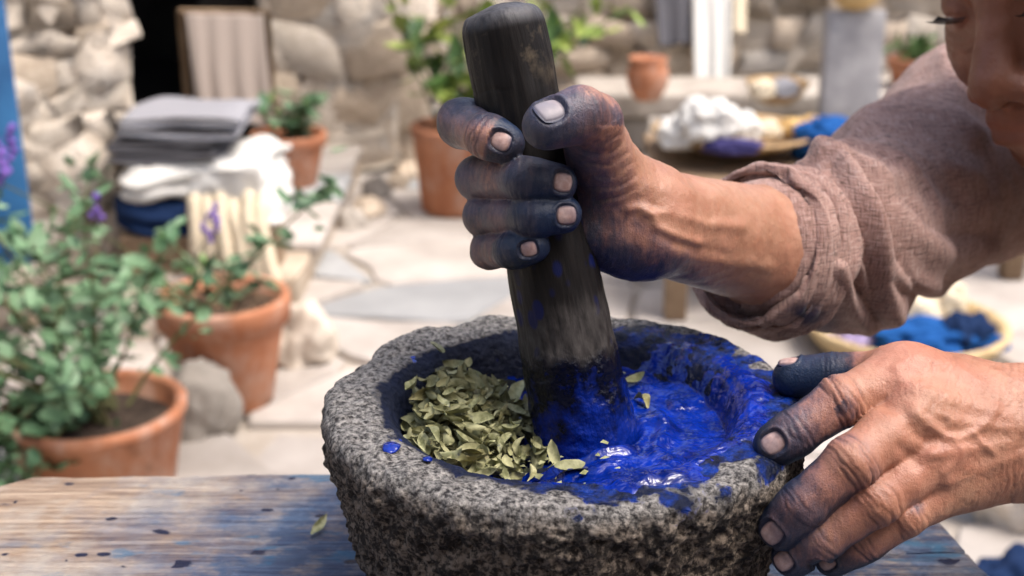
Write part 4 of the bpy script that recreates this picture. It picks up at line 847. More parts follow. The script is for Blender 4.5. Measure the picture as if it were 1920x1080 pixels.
# ---- stones for the walls
def stone_meshes(n, rough, seed):
    out = []
    for i in range(n):
        bm = bmesh.new(); bmesh.ops.create_cube(bm, size=1); bmesh.ops.bevel(bm, geom=list(bm.edges), offset=.09, segments=1, affect='EDGES')
        for v in bm.verts: v.co += Vector(np.random.default_rng(seed * 100 + i * 31 + v.index).normal(0, rough, 3))
        me = bpy.data.meshes.new('stone'); bm.to_mesh(me); bm.free()
        for p in me.polygons: p.use_smooth = True
        out.append(me)
    return out
SM = {k: stone_meshes(9, .085, s) for s, k in enumerate(('lime', 'tan', 'grey'))}
for k, m in (('lime', mlime), ('tan', mlime2), ('grey', mgreyst)):
    for me in SM[k]: me.materials.append(m)
def slab_wall(name, parent, p0, p1, z0, z1, thick, m, rough=.02, seed=0, n=36):
    p0 = np.array(p0); p1 = np.array(p1); L = np.linalg.norm(p1 - p0); a = (p1 - p0) / L; nrm_ = np.array([-a[1], a[0]])
    if nrm_ @ (CAM[:2] - p0) < 0: nrm_ = -nrm_
    nu = max(6, int(L * n)); nv = max(6, int((z1 - z0) * n)); U, Z = np.meshgrid(np.linspace(0, L, nu), np.linspace(z0, z1, nv), indexing='ij')
    fr = np.c_[(p0[0] + a[0] * U).ravel(), (p0[1] + a[1] * U).ravel(), Z.ravel()]; d = fbm(fr, 6, 4, seed) * rough
    f = fr + np.c_[np.outer(d, nrm_), d * 0]; b = fr - np.r_[nrm_ * thick, 0]
    V = np.r_[f, b]; F = grid_faces(nu, nv); nn = len(f)
    rim = [i * nv for i in range(nu)] + [(nu - 1) * nv + j for j in range(1, nv)] + [i * nv + nv - 1 for i in range(nu - 2, -1, -1)] + [j for j in range(nv - 2, 0, -1)]
    F = np.r_[F, F[:, ::-1] + nn, np.array([[r1, r2, r2 + nn, r1 + nn] for r1, r2 in zip(rim, rim[1:] + rim[:1])])]
    me = mesh_np(name, V, F); bm = bmesh.new(); bm.from_mesh(me); bmesh.ops.recalc_face_normals(bm, faces=bm.faces); bm.to_mesh(me); bm.free()
    return wpart(name, me, m, parent)
def stones(parent, p0, p1, z0, z1, cw, ch, kinds, seed, depth=.10, proud=.45, end=False, joint=.012):
    R = random.Random(seed); p0 = np.array(p0); p1 = np.array(p1); L = np.linalg.norm(p1 - p0); a = (p1 - p0) / L; nv = np.array([-a[1], a[0]])
    if nv @ (CAM[:2] - p0) < 0: nv = -nv
    z = z0; rz = math.atan2(a[1], a[0]); inv = Matrix.LocRotScale(parent.location, parent.rotation_euler, parent.scale).inverted()
    while z < z1:
        h = min(ch * R.uniform(.65, 1.4), z1 - z + .04); x = -R.uniform(0, cw * .5) * (0 if end else 1)
        while x < L:
            w = cw * R.uniform(.55, 1.55); c = p0 + a * min(x + w / 2, L - (.02 if end else -.2)); P = np.array([c[0], c[1], z + h / 2])
            hh = h * R.uniform(.8, 1.15)
            if seen(P):
                pos = P + np.r_[nv * (depth * (proud - .5) + R.uniform(-.012, .012)), R.uniform(-.1, .1) * h]
                o = link('stone', R.choice(SM[R.choice(kinds)]), parent=parent, loc=pos, rot=(R.gauss(0, .09), R.gauss(0, .12), rz + R.gauss(0, .08)), scale=((w - joint), depth * R.uniform(.85, 1.15), max(hh - joint, .02))); o.matrix_parent_inverse = inv
            x += w
        z += h
# ---- house with the doorway on the left
house = thing('stone_house', 'pale rubble stone house with a dark open doorway at left', 'house', (-1.6, 3.6, 0))
A0, A1, B0, B1 = (-1.75, 1.95), (-.885, 2.98), (-.80, 4.08), (-.375, 4.16)
slab_wall('wall', house, A0, A1, 0, 2.3, .5, mbed, .06, 3, 55); stones(house, A0, A1, .0, 1.32, .095, .075, ['lime', 'lime', 'lime', 'tan'], 5, .10, -.02, True, .0)
slab_wall('wall', house, B0, B1, 0, 2.3, .45, mbed, .03, 7); stones(house, B0, B1, .0, 1.22, .21, .16, ['tan', 'tan', 'lime'], 8, .13, .06, True, .004)
slab_wall('wall', house, (B1[0], B1[1] + .03), (B1[0] + .1, 5.5), 0, 2.3, .3, mbed2, .02, 9, 24); stones(house, (B1[0] + .01, B1[1] + .08), (B1[0] + .1, 5.4), 0, 1.2, .15, .11, ['grey', 'tan'], 19, .10, .5)
def plainbox(name, parent, c, s, m): o = wpart(name, box_mesh(name, *s, bev=.003), m, parent); o.location = c; return o
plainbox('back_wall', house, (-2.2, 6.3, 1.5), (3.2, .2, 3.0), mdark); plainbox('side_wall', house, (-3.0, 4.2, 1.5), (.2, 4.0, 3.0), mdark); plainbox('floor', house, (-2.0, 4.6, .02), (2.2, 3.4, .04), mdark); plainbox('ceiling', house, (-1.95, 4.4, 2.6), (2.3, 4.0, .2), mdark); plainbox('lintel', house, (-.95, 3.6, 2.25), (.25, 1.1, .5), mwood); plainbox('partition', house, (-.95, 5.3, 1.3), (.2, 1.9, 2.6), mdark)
# doorstep
st = struct('doorstep', box_mesh('doorstep', .62, 1.5, .085, .012, 2, .004, 3, 3), mlime2); st.location = (-.815, 3.62, .03)
for i, (x, y, sx, sy, g) in enumerate([(-.62, 3.98, .25, .42, 0), (-.60, 3.63, .24, .30, 1), (-.61, 3.26, .26, .40, 0), (-.86, 3.9, .22, .5, 1), (-.87, 3.35, .22, .54, 0)]):
    o = link('flagstone', box_mesh('flagstone', sx, sy, .03, .006, 1, .004, i, 2), mflagg if g else mflag, st, loc=(x + .815, y - 3.62, .052))
# blue board leaning at the very left
c0, c1 = W(-28, 40, 2.35), W(18, 392, 2.42); dv = c1 - c0
bb = link('blue_board', box_mesh('blue_board', .075, .03, np.linalg.norm(dv) * 1.9, .004), mbluep); bb.rotation_euler = Vector(-dv).to_track_quat('Z', 'Y').to_euler(); bb.location = c0 + dv * .35
tag(bb, 'blue painted board leaning on the pale wall at the left edge', 'board')
# ---- back wall of the yard
bw = thing('yard_wall', 'rubble fieldstone wall along the back of the courtyard', 'wall', (1.5, 5.25, 0))
slab_wall('wall', bw, (-.9, 5.2), (4.2, 5.2), 0, 1.9, .45, mbed3, .03, 11, 12); stones(bw, (-.6, 5.2), (2.7, 5.2), 0, 1.1, .17, .105, ['tan', 'grey', 'lime', 'tan'], 21, .13, .14, False, .004)
# ---- unseen walls behind the camera, added to cut the sky fill
hb = thing('fill_blocker', 'stone house closing the near side of the courtyard', 'house', (0, -1.1, 0))
plainbox('wall', hb, (.3, -1.05, 1.15), (5.6, .4, 2.3), mbed2); plainbox('side_wall', hb, (2.75, -.2, 1.15), (.4, 1.28, 2.3), mbed2)

# ------------------------------------------------------------------ pots and plants
def pot_profile(R, H, collar=True, soil=.86):
    if collar: return [(0, 0), (R * .62, 0), (R * .66, H * .02), (R * .9, H * .76), (R * .905, H * .77), (R * 1.0, H * .78), (R * 1.02, H * .97), (R * 1.0, H), (R * .9, H), (R * .87, H * .97), (R * .82, H * soil - .02), (0, H * soil - .03)]
    return [(0, 0), (R * .74, 0), (R * .78, H * .02), (R * .97, H * .88), (R * 1.0, H * .90), (R * 1.01, H * .98), (R * .98, H), (R * .9, H), (R * .87, H * .96), (R * .82, H * soil - .02), (0, H * soil - .03)]
pl_leaf = {}
def leafset(key, L, w, m):
    out = [leaf_mesh('leaf', L * f, w * f2, c, t, fo, 40 + i, 6, 4) for i, (f, f2, c, t, fo) in enumerate([(1, 1, .6, .2, .35), (1.15, .95, .9, -.3, .5), (.85, 1.1, .2, .3, .2), (1.05, .8, 1.3, .1, .4)])]
    for me in out:
        me.transform(Matrix.Translation((L * .5, 0, 0))); me.materials.append(m)
    pl_leaf[key] = out
leafset('blue', .044, .028, mg_blue); leafset('mid', .034, .018, mg_mid); leafset('dark', .035, .018, mg_dark); leafset('big', .11, .05, mg_mid); leafset('yel', .085, .045, mg_yel); leafset('grass', .07, .010, mg_mid); leafset('mid2', .045, .026, mg_blue)
def potted(label, loc, R, H, stems, keys, nleaf, seed, collar=True, group=None, spread=.5, flowers=(), name='potted_plant', dry=0, lsc=1., soil=.86, extra=0, mfol=None):
    T = thing(name, label, 'potted plant', loc, 0, group); Rr = random.Random(seed)
    V, F = lathe(pot_profile(R, H, collar, soil), 44); link('pot', mesh_np('pot', V, F), mterra, T)
    V, F = lathe([(0, .012), (R * .5, .008), (R * .84, 0), (R * .84, -.02)], 24, 12); V[:, 2] += fbm(V, 60, 2, seed) * .006; o = link('soil', mesh_np('soil', V, F[:, ::-1]), msoil, T, loc=(0, 0, H * soil))
    lv = []
    for (dx, dy, ln, bend) in stems:
        b = np.array([Rr.uniform(-.35, .35) * R, Rr.uniform(-.35, .35) * R, H * soil]); d = nrm([dx, dy, 1.]); pts = [b]
        for i in range(7): pts.append(pts[-1] + d * ln / 7); d = nrm(d + [dx * bend * .3 + Rr.gauss(0, .08), dy * bend * .3 + Rr.gauss(0, .08), -bend * .25])
        pts = np.array(pts); V, F = tube(pts, np.linspace(.004, .0015, 8), 6); link('stem', mesh_np('stem', V, F), mstem if not dry else mdryst, T); lv.append(pts)
    for i in range(nleaf):
        s = lv[i % len(lv)]; t = Rr.uniform(.12, 1) ** .8 * 6.99; j = int(t); p = s[j] + (s[j + 1] - s[j]) * (t - j); az = Rr.uniform(0, 6.3); sc = Rr.uniform(.7, 1.25) * lsc
        link('leaf', Rr.choice(pl_leaf[keys[Rr.randrange(len(keys))]]), None, T, p, (Rr.gauss(0, .4), Rr.gauss(-.15, spread), az), (sc,) * 3)
    if extra:
        prt = []; tm = [(np.array([v.co for v in me.vertices]), np.array([list(p.vertices) for p in me.polygons])) for me in pl_leaf[keys[0]] + pl_leaf[keys[-1]]]
        for i in range(extra):
            s = lv[i % len(lv)]; t = Rr.uniform(.1, 1) ** .65 * 6.99; j = int(t); p = s[j] + (s[j + 1] - s[j]) * (t - j) + np.array([Rr.gauss(0, .02), Rr.gauss(0, .02), Rr.gauss(0, .02)]); sc = Rr.choice((.4, .6, .8, 1.0)) * Rr.uniform(.85, 1.15) * lsc
            v, f = Rr.choice(tm); M_ = np.array(Euler((Rr.gauss(0, .5), Rr.gauss(-.15, spread), Rr.uniform(0, 6.3))).to_matrix()); prt.append((v * sc @ M_.T + p, f))
        V, F = join(prt); o = link('foliage', mesh_np('foliage', V, F), mfol, T); o['kind'] = 'stuff'
    for p in flowers:
        prt = []
        for k in range(9):
            V, F = lathe([(0, -1), (.8, -.4), (1, .2), (.4, .8), (0, 1)], 7); prt.append((V * .006 * Rr.uniform(.7, 1.2) + [Rr.uniform(-.008, .008), Rr.uniform(-.008, .008), k * .0055], F))
        b = np.array(p) - np.array(loc); V, F = join(prt); link('flower', mesh_np('flower', V + b, F), mflower, T)
        s0 = lv[Rr.randrange(len(lv))][3]; V, F = tube(catmull([s0, (s0 + b) / 2 + [0, 0, .02], b], 5), .0014, 5); link('stem', mesh_np('stem', V, F), mstem, T)
    return T
g1 = G(196, 925); g2 = G(432, 752)
R_ = random.Random(5)
potted('large bushy blue-green plant with purple flowers in the nearest terracotta pot', tuple(g1 - [0, 0, .0]), .150, .168,
       [(R_.uniform(-1.1, .75), R_.uniform(-.6, .5), R_.uniform(.28, .56), R_.uniform(0, .5)) for _ in range(13)] + [(-.9, -.5, .5, .3), (-1.3, -.3, .45, .6), (-1.0, .1, .66, .1), (-.6, .0, .66, .1), (-.8, .2, .68, .05), (-.35, .1, .58, .1), (-.9, -.2, .62, .15), (-1.2, -.6, .3, 1.2), (-.9, -.9, .3, 1.6), (-.5, -1.0, .3, 1.7), (-.75, -.3, .55, .2), (-1.1, -.7, .4, .8), (-1.2, -1.0, .36, 1.5), (-.3, -1.1, .26, 1.7), (-1.4, -.9, .42, 1.3)], ['blue', 'blue', 'mid2', 'dark'], 298, 31, False, spread=.45,
       flowers=[W(12, 318, 1.95), W(5, 345, 1.9), W(182, 415, 2.05), W(25, 290, 2.0)], soil=.80, lsc=1.0, extra=1300, mfol=mg_blue2)
potted('straggly plant with green leaves and dry stalks in the collared terracotta pot', tuple(g2), .128, .225,
       [(-.9, -.3, .20, .5), (-.7, -.5, .22, .6), (-.3, -.4, .16, .5), (-1.0, .1, .24, .4), (-.5, .2, .2, .2), (.1, -.2, .12, .3), (.5, .1, .11, .5), (-.75, -.6, .24, 1.4)], ['blue', 'mid', 'mid2'], 85, 33, True, flowers=[W(388, 452, 2.3), W(402, 430, 2.3)], lsc=.95)
dr = random.Random(8)
for i in range(26):                                     # dry stalks in that pot
    b = np.array([dr.uniform(-.02, .1), dr.uniform(-.08, .06), .19]); V, F = tube([b, b + [dr.gauss(0, .015), dr.gauss(0, .015), .03], b + [dr.gauss(0, .04), dr.gauss(0, .04), dr.uniform(.03, .07)]], [.0022, .0018, .001], 5)
    T = [o for o in COL.objects if o.name == 'potted_plant.001'][0]; link('dry_stalk', mesh_np('dry_stalk', V, F), mdryst, T)
potted('small succulent in a terracotta pot on the doorstep', tuple(G(547, 352, .085)), .108, .165, [(dr.uniform(-.5, .5), dr.uniform(-.5, .5), dr.uniform(.09, .16), .2) for _ in range(11)], ['dark', 'mid2', 'mid'], 110, 35, True, lsc=1.25)
potted('tall leafy plant in the orange pot behind the fist', tuple(G(852, 392)), .125, .26, [(dr.uniform(-.5, 1.15), dr.uniform(-.3, .3), dr.uniform(.3, .66), .12) for _ in range(20)], ['yel', 'yel', 'big', 'mid2'], 250, 36, False, lsc=1.0, spread=.6)
potted('terracotta planter with short green leaves beside the grey board', tuple(G(1712, 188, .18)), .10, .15, [(dr.uniform(-.6, .6), dr.uniform(-.4, .4), dr.uniform(.05, .1), .1) for _ in range(14)], ['mid', 'grass'], 120, 37, True, lsc=1.1)
# ---- boulders
def boulder(loc, s, m, label, seed, name='boulder', cat='stone', rot=0):
    bm = bmesh.new(); bmesh.ops.create_icosphere(bm, subdivisions=4, radius=1); P = np.array([v.co for v in bm.verts]); d = fbm(P, 1.3, 6, seed, .62) * .30
    for v, q in zip(bm.verts, d): v.co = v.co * (1 + q)
    for v in bm.verts: v.co = Vector((v.co.x * s[0], v.co.y * s[1], v.co.z * s[2]))
    me = bpy.data.meshes.new(name); bm.to_mesh(me); bm.free()
    for p in me.polygons: p.use_smooth = True
    return tag(link(name, me, m, loc=loc, rot=(0, 0, rot)), label, cat)
boulder(G(568, 672) + [0, 0, .03], (.07, .07, .10), mlime, 'pale boulder on the paving right of the collared pot', 3)
boulder(G(366, 805) + [0, 0, .02], (.075, .06, .10), mgreyst, 'grey boulder standing behind the nearest terracotta pot', 4)
boulder(G(300, 640) + [0, .1, .02], (.12, .1, .13), mlime, 'large cream boulder at the foot of the house wall', 6)
boulder(G(1885, 985) + [.04, .05, .05], (.10, .10, .11), mlime, 'pale rounded stone on the ground past the right end of the table', 7)
boulder(G(1800, 905) + [.05, .1, .03], (.07, .06, .06), mlime2, 'smaller tan stone just behind the pale rounded one at right', 8)
for i, (x, y) in enumerate([(745, 350), (705, 372), (770, 330), (728, 318), (690, 400), (660, 425)]): boulder(G(x, y) + [0, 0, .01], (rnd.uniform(.03, .06), rnd.uniform(.03, .06), rnd.uniform(.03, .055)), (mlime2, mgreyst)[i % 2], ['rubble stone heaped against the foot of the doorway pillar', 'grey rubble stone below the pillar beside the step', 'rubble stone nearest the orange pot', 'upper rubble stone at the wall corner', 'loose stone on the edge of the doorstep', 'lowest loose stone by the doorstep edge'][i], 20 + i)

# ------------------------------------------------------------------ textiles and wares
def drape(name, m, label, cat, c, sx, sy, h, seed, fold=.012, parent=None):       # a thick folded cloth
    bm = bmesh.new(); bmesh.ops.create_cube(bm, size=1); bmesh.ops.subdivide_edges(bm, edges=list(bm.edges), cuts=11, use_grid_fill=True)
    P = np.array([v.co for v in bm.verts]); e = np.abs(P * 2); r = (e ** 6).sum(1) ** (1 / 6); P = P / np.maximum(r, .3)[:, None] * np.maximum(e.max(1), .01)[:, None]
    P = P * [sx, sy, h]; lay = 1 + .035 * np.sign(np.sin(P[:, 2] / h * 14)); P[:, 0] *= lay; P[:, 1] *= lay
    P += np.stack([fbm(P + k * 2, 7, 3, seed + k) for k in range(3)], 1) * fold
    for v, p in zip(bm.verts, P): v.co = Vector(p)
    me = bpy.data.meshes.new(name); bm.to_mesh(me); bm.free()
    for p in me.polygons: p.use_smooth = True
    return tag(link(name, me, m, loc=c), label, cat)
def folded(m, label, c, sx, sy, h, n, seed):
    T = thing('folded_cloth', label, 'cloth', c, random.Random(seed).uniform(-.12, .12)); R = random.Random(seed)
    for i in range(n):
        t = h / n; nu, nv = 22, 20; V = []
        th = np.linspace(0, 2 * np.pi, 40, endpoint=False); pr_ = np.sign(np.cos(th)) * np.abs(np.cos(th)) ** .35, np.sign(np.sin(th)) * np.abs(np.sin(th)) ** .8
        ys = np.linspace(-1, 1, 14); dx, dy = R.uniform(-.008, .008), R.uniform(-.008, .008); w = R.uniform(.96, 1.02)
        P = np.array([[(a * sx * .5 * w + dx), (y * sy * .5 + dy), b * t * .49 * (1 - .25 * (abs(y) > .95))] for y in ys for a, b in zip(*pr_)])
        P[:, 2] += fbm(np.c_[P[:, :2], P[:, :1] * 0 + i], 9, 2, seed) * t * .35 + t * (i + .5) ; P[:, :2] += np.stack([fbm(P, 14, 2, seed + 1 + i), fbm(P, 14, 2, seed + 9 + i)], 1) * .003
        F = grid_faces(14, 40, cv=True).tolist() + [list(range(40))[::-1], list(range(13 * 40, 14 * 40))]
        link('layer', mesh_np('layer', P, F), m, T)
    return T
def lump(name, m, label, cat, c, s, seed, amp=.3, freq=1.6, rot=(0, 0, 0)):
    bm = bmesh.new(); bmesh.ops.create_icosphere(bm, subdivisions=5, radius=1); P = np.array([v.co for v in bm.verts])
    d = fbm(P, freq, 3, seed) * amp + np.abs(vnoise(P * freq * 2.2, seed + 9)) * amp * .6; P = P * (1 + d)[:, None] * np.array(s); P[:, 2] = np.maximum(P[:, 2], -s[2] * .75)
    for v, p in zip(bm.verts, P): v.co = Vector(p)
    me = bpy.data.meshes.new(name); bm.to_mesh(me); bm.free()
    for p in me.polygons: p.use_smooth = True
    return tag(link(name, me, m, loc=c, rot=rot), label, cat)
def table(name, label, c, sx, sy, h, nl=4, m=None, th=.03):
    T = thing(name, label, 'table', (c[0], c[1], 0)); m = m or mwood
    for i in range(3): link('plank', box_mesh('plank', sx, sy / 3 - .004, th, .004), m, T, loc=(0, (i - 1) * sy / 3, h - th / 2))
    for a in (-1, 1):
        for b in (-1, 1): link('leg', box_mesh('leg', .05, .05, h - th - .002, .004), m, T, loc=(a * (sx / 2 - .04), b * (sy / 2 - .04), (h - th) / 2))
    return T
# crate with the pile of cloth by the door
cz = .21; cc = G(400, 430, cz); CX, CY = cc[0] - .03, cc[1] + .06
cr = thing('wooden_crate', 'wooden crate under the pile of cloths beside the doorway', 'crate', (CX, CY, 0))
for i in range(4):
    z = .03 + i * .052
    for y in (-.15, .15): link('slat', box_mesh('slat', .30, .014, .046, .003), mwood, cr, loc=(0, y, z))
    for x in (-.143, .143): link('slat', box_mesh('slat', .014, .284, .046, .003), mwood, cr, loc=(x, 0, z))
link('lid', box_mesh('lid', .31, .32, .016, .003), mwood, cr, loc=(0, 0, cz + .004))
drape('folded_cloth', mcnavy, 'dark indigo cloth folded at the bottom of the pile', 'cloth', (CX + .0, CY, cz + .050), .35, .33, .075, 3, .02)
drape('folded_cloth', mcwhite, 'thick white blanket spilling over in the middle of the pile', 'cloth', (CX + .0, CY + .01, cz + .126), .35, .32, .085, 5, .028)
drape('blanket_fold', mcwhite, 'bunched white blanket end hanging over the right of the pile', 'cloth', (CX + .115, CY - .085, cz + .122), .17, .19, .10, 12, .05)
folded(mcdgrey, 'charcoal cloth folded under the light grey one', (CX - .05, CY + .0, cz + .168), .24, .23, .052, 3, 7)
folded(mcgrey, 'light grey linen folded on top of the pile', (CX - .02, CY + .02, cz + .222), .27, .25, .05, 2, 9)
sk = random.Random(14)
for i in range(6):                                       # skeins hanging over the crate's front
    x = CX + .03 + i * .027 + sk.uniform(-.006, .006); y = CY - .165 - .008 * i + .018 * (i > 3) - sk.uniform(0, .02); top = cz + .085 + sk.uniform(-.006, .02); en = sk.uniform(.01, .06); dx = sk.uniform(-.01, .05)
    pts = catmull([(x - .01, y + .10, top - .005), (x, y + .015, top + .018), (x + .004 + dx * .3, y - .03, top - .05), (x + .012 + .004 * i + dx * .5, y - .04 - sk.uniform(0, .02), .10 + en), (x + .016 + .006 * i + dx, y - .045, .02 + en)], 6)
    V, F = tube(pts, np.interp(np.linspace(0, 1, len(pts)), [0, .3, .8, 1], [.008, sk.uniform(.013, .018), sk.uniform(.016, .024), .011]), 18); V = V + (fbm(V * [1, 1, .12], 150, 2, i) * .006)[:, None] * np.array([.7, .7, 0])
    tag(link('yarn_skein', mesh_np('yarn_skein', V, F), mccream), ['leftmost cream yarn skein hanging over the crate', 'second cream yarn skein from the left on the crate', 'third cream yarn skein from the left on the crate', 'fourth cream yarn skein from the left on the crate', 'fifth cream yarn skein from the left on the crate', 'rightmost cream yarn skein hanging over the crate'][i], 'yarn', 'skeins hanging on the crate')
# sheet hanging in the doorway
def sheet(name, m, label, tl, tr, bl, br, folds, amp, seed, n=70, mm=24):
    U, Vv = np.meshgrid(np.linspace(0, 1, n), np.linspace(0, 1, mm), indexing='ij'); tl, tr, bl, br = map(np.asarray, (tl, tr, bl, br))
    P = ((1 - U) * (1 - Vv))[..., None] * tl + (U * (1 - Vv))[..., None] * tr + ((1 - U) * Vv)[..., None] * bl + (U * Vv)[..., None] * br
    nn = nrm(np.cross(tr - tl, bl - tl)); nn = nn if nn @ (CAM - tl) > 0 else -nn
    ph = U * folds * 6.28 + 1.2 * vnoise(np.stack([U * 3, Vv * 1.5, U * 0 + seed], -1), seed); P = P + ((amp * np.sin(ph) * (.25 + .75 * Vv)))[..., None] * nn
    f = P.reshape(-1, 3); b = f - nn * .004; F = grid_faces(n, mm); rim = [i * mm for i in range(n)] + [(n - 1) * mm + j for j in range(1, mm)] + [i * mm + mm - 1 for i in range(n - 2, -1, -1)] + [j for j in range(mm - 2, 0, -1)]
    F = np.r_[F, F[:, ::-1] + len(f), np.array([[a, c, c + len(f), a + len(f)] for a, c in zip(rim, rim[1:] + rim[:1])])]
    me = mesh_np(name, np.r_[f, b], F); bm = bmesh.new(); bm.from_mesh(me); bmesh.ops.recalc_face_normals(bm, faces=bm.faces); bm.to_mesh(me); bm.free()
    return tag(link(name, me, m), label, 'cloth')
dd_ = 3.82
sheet('hanging_cloth', mcbeige, 'beige linen sheet hanging in the dark doorway', W(348, 24, dd_), W(492, 26, dd_ + .1), W(372, 222, dd_), W(512, 240, dd_ + .1), 3.2, .013, 3)
rk = thing('drying_rack', 'wooden rack carrying the beige sheet in the doorway', 'rack', (-1.0, 4.3, 0))
a, b = W(335, 21, dd_ + .01), W(500, 23, dd_ + .11); V, F = tube([a, b], .009, 8); wpart('rail', mesh_np('rail', V, F), mwood, rk)
for p in (a, b): V, F = tube([[p[0], p[1] + .012, .0], [p[0], p[1] + .012, p[2]]], .011, 8); wpart('post', mesh_np('post', V, F), mwood, rk)
lump('clay_jug', mterra, 'small clay jug high in the dark doorway', 'jug', W(430, -8, 4.6), (.05, .05, .06), 3, .05)
# low table with the platter
TH = .335; tc = G(1420, 292, TH); table('low_table', 'low wooden table carrying the platter of yarn', (tc[0] + .06, tc[1] + .0), .62, .50, TH)
V, F = lathe([(0, .004), (.07, .004), (.085, .0), (.10, .012), (.155, .035), (.19, .050), (.197, .054), (.192, .060), (.15, .046), (.08, .024), (0, .02)], 60)
pc = G(1372, 286, TH); tag(link('wooden_platter', mesh_np('platter', V, F), mbowl, loc=pc), 'wide wooden platter of white yarn on the low table', 'platter')
z0 = TH + .055
for i, (px, py, s, m, nm, lb, ct) in enumerate([(1275, 250, (.055, .05, .042), mcwhite, 'yarn_ball', 'white yarn bundle at the left edge of the platter', 'yarn'), (1330, 225, (.06, .055, .05), mcwhite, 'yarn_ball', 'white yarn bundle topmost on the platter', 'yarn'), (1385, 243, (.05, .05, .042), mcwhite, 'yarn_ball', 'white yarn bundle at the right of the pile on the platter', 'yarn'),
        (1335, 262, (.03, .03, .025), mccream, 'wool_ball', 'small cream wool ball in front of the white yarn on the platter', 'yarn'), (1375, 275, (.062, .026, .02), mcpurp, 'wool_roll', 'dark purple wool roll at the front of the platter', 'yarn'), (1440, 245, (.028, .028, .024), mccream, 'wool_ball', 'cream wool ball on the right side of the platter', 'yarn'), (1488, 240, (.032, .03, .024), mcamber, 'wool_ball', 'amber wool ball at the far right of the platter', 'yarn')]):
    lump(nm, m, lb, ct, G(px, py, z0 + s[2] * (1.2 if i == 1 else .45)), s, 40 + i, .22, 2.0)
o = lump('blue_cloth', mcblue, 'crumpled bright blue cloth beside the platter on the low table', 'cloth', G(1548, 268, TH + .04), (.075, .06, .055), 61, .35, 1.7)
lump('wool_ball', mcamber, 'amber wool ball lying behind the platter rim', 'yarn', G(1520, 232, TH + .02), (.028, .028, .022), 66, .12)
# stone bench by the back wall
sb = thing('stone_bench', 'long low stone bench against the back wall', 'bench', (1.0, 4.55, 0))
wpart('seat', box_mesh('seat', 1.5, .34, .085, .014, 2, .006, 4, 4), mgreyst, sb).location = (.98, 4.5, .185)
for x in (.4, 1.0, 1.55): wpart('support', box_mesh('support', .16, .28, .138, .02, 2, .008, 5, 2), mgreyst, sb).location = (x, 4.52, .072)
BZ = .2285
T = thing('clay_pot', 'small empty orange clay pot on the left of the stone bench', 'pot', tuple(G(1213, 186, BZ))); V, F = lathe([(0, 0), (.04, 0), (.062, .035), (.071, .075), (.066, .105), (.058, .12), (.066, .138), (.060, .140), (.052, .12), (.058, .08), (0, .02)], 40); link('pot', mesh_np('pot', V, F), mterra, T)
V, F = lathe([(0, .0), (.05, .0), (.085, .03), (.105, .07), (.101, .072), (.08, .035), (0, .012)], 40); tag(link('wooden_bowl', mesh_np('bowl', V, F), mbowl, loc=G(1455, 192, BZ)), 'shallow wooden bowl on the stone bench', 'bowl')
lump('wool_ball', mcgrey, 'grey wool in the bowl on the stone bench', 'yarn', G(1468, 165, BZ + .06), (.05, .045, .03), 71, .2); lump('wool_ball', mccream, 'cream wool in the bowl on the stone bench', 'yarn', G(1430, 168, BZ + .06), (.045, .045, .03), 72, .2)
gb = link('grey_board', box_mesh('grey_board', .185, .06, .36, .006, 2, .002, 3, 3), mgwood, loc=G(1587, 225, .19) + [0, 0, .17], rot=(rad(-4), 0, 0)); tag(gb, 'grey weathered board standing upright behind the blue cloth', 'board')
p = gb.location; V, F = lathe([(0, -.05), (.04, -.047), (.072, -.02), (.075, .01), (.055, .038), (.02, .047), (.008, .055), (0, .056)], 30); tag(link('gourd', mesh_np('gourd', V, F), simple('gourd_skin', (.42, .27, .10), (.56, .39, .17), 9, .5, .1), loc=(p[0] - .005, p[1], p[2] + .232)), 'yellow gourd sitting on top of the grey board', 'gourd')
plinth = tag(link('stone_plinth', box_mesh('plinth', .3, .2, .186, .01, 2, .006, 8, 3), mgreyst, loc=(p[0], p[1] - .0, .095)), 'rough stone plinth under the grey board', 'plinth')
tag(link('stone_ledge', box_mesh('ledge', .5, .3, .178, .012, 2, .006, 9, 3), mgreyst, loc=tuple(G(1712, 188, .18) + [.05, .03, -.09])), 'rough stone ledge under the terracotta planter', 'ledge')
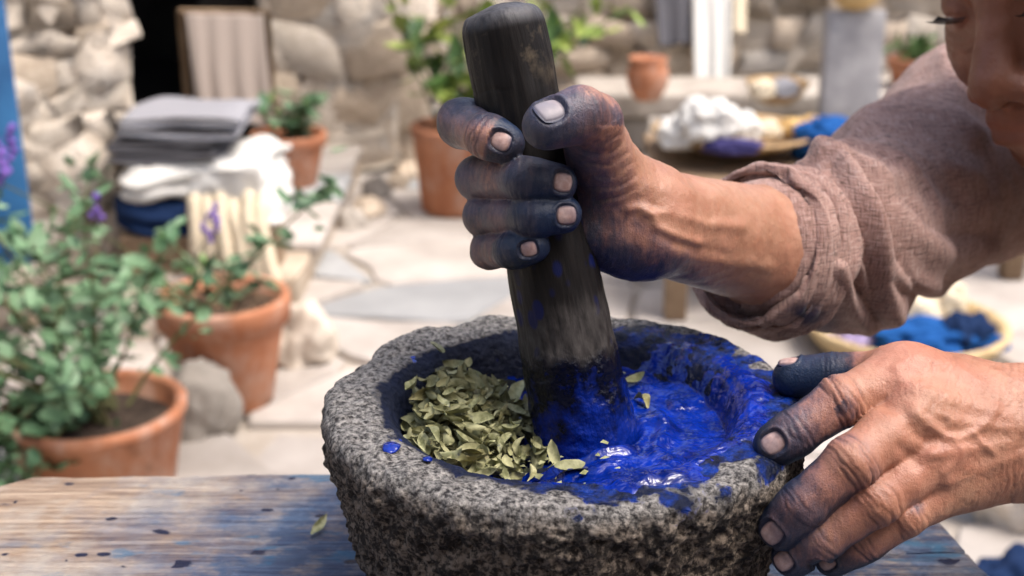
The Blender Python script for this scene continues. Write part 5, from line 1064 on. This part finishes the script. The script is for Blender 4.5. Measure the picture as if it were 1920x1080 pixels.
sheet('hanging_cloth', mcwhite, 'long white cotton cloth hanging on the back wall', W(1298, -60, 5.05), W(1372, -60, 5.05), W(1302, 172, 4.95), W(1368, 172, 4.95), 2.2, .012, 5); sheet('hanging_cloth', mccream, 'narrow cream cloth strip hanging beside the white one', W(1376, -60, 5.05), W(1402, -60, 5.05), W(1374, 62, 5.0), W(1400, 62, 5.0), 1.0, .008, 6); sheet('hanging_cloth', mcdgrey, 'charcoal cloth hanging at the left of the white one', W(1226, -60, 5.05), W(1294, -60, 5.05), W(1234, 88, 5.0), W(1296, 82, 5.0), 2.0, .012, 7)
ln = tag(link('clothes_line', mesh_np('line', *tube([W(1190, -62, 5.04), W(1440, -62, 5.04)], .004, 6)), mdryst), 'cord on the back wall holding the hanging cloths', 'cord')
# straw tray on the paving, right
V, F = lathe([(0, .004), (.17, .004), (.19, .02), (.215, .055), (.222, .066), (.214, .074), (.198, .066), (.18, .03), (.16, .018), (0, .016)], 72, 60); V += (np.sin(np.arange(len(V)) % 60 * 2.2) * .0015)[:, None] * [0, 0, 1]
tcn = G(1690, 655); tag(link('straw_tray', mesh_np('tray', V, F), mstraw, loc=tcn), 'round straw tray of wool on the paving behind the left hand', 'tray')
for px, py, s, m, lb in ((1600, 630, (.05, .045, .035), mclil, 'lilac wool bundle at the left of the straw tray'), (1650, 612, (.045, .04, .034), mccream, 'small cream wool bundle in the middle of the straw tray'), (1710, 600, (.075, .055, .06), mccream, 'large cream wool bundle at the back of the straw tray'), (1668, 606, (.03, .03, .035), mclil, 'little lilac wool tuft behind the cream bundles'), (1760, 590, (.05, .05, .085), mccream, 'tall cream wool bundle at the right of the straw tray')):
    lump('wool_bundle', m, lb, 'yarn', G(px, py, .05), s, px, .25, 1.8)
lump('blue_cloth', mcblue, 'crumpled deep blue cloth at the front right of the straw tray', 'cloth', G(1745, 642, .05), (.12, .06, .04), 81, .35, 1.8); lump('navy_cloth', mcnavy, 'dark navy cloth heap at the right rim of the straw tray', 'cloth', G(1815, 632, .06), (.05, .05, .05), 83, .3, 1.8)
lump('navy_cloth', mcnavy, 'dark navy cloth on the ground in the lower right corner', 'cloth', G(1935, 1120, .05), (.10, .07, .05), 85, .3, 1.8)
# stool far right
ts = G(1893, 520); table('wooden_stool', 'wooden stool standing at the far right behind the sleeve', (ts[0] + .13, ts[1] + .13), .34, .34, .42)
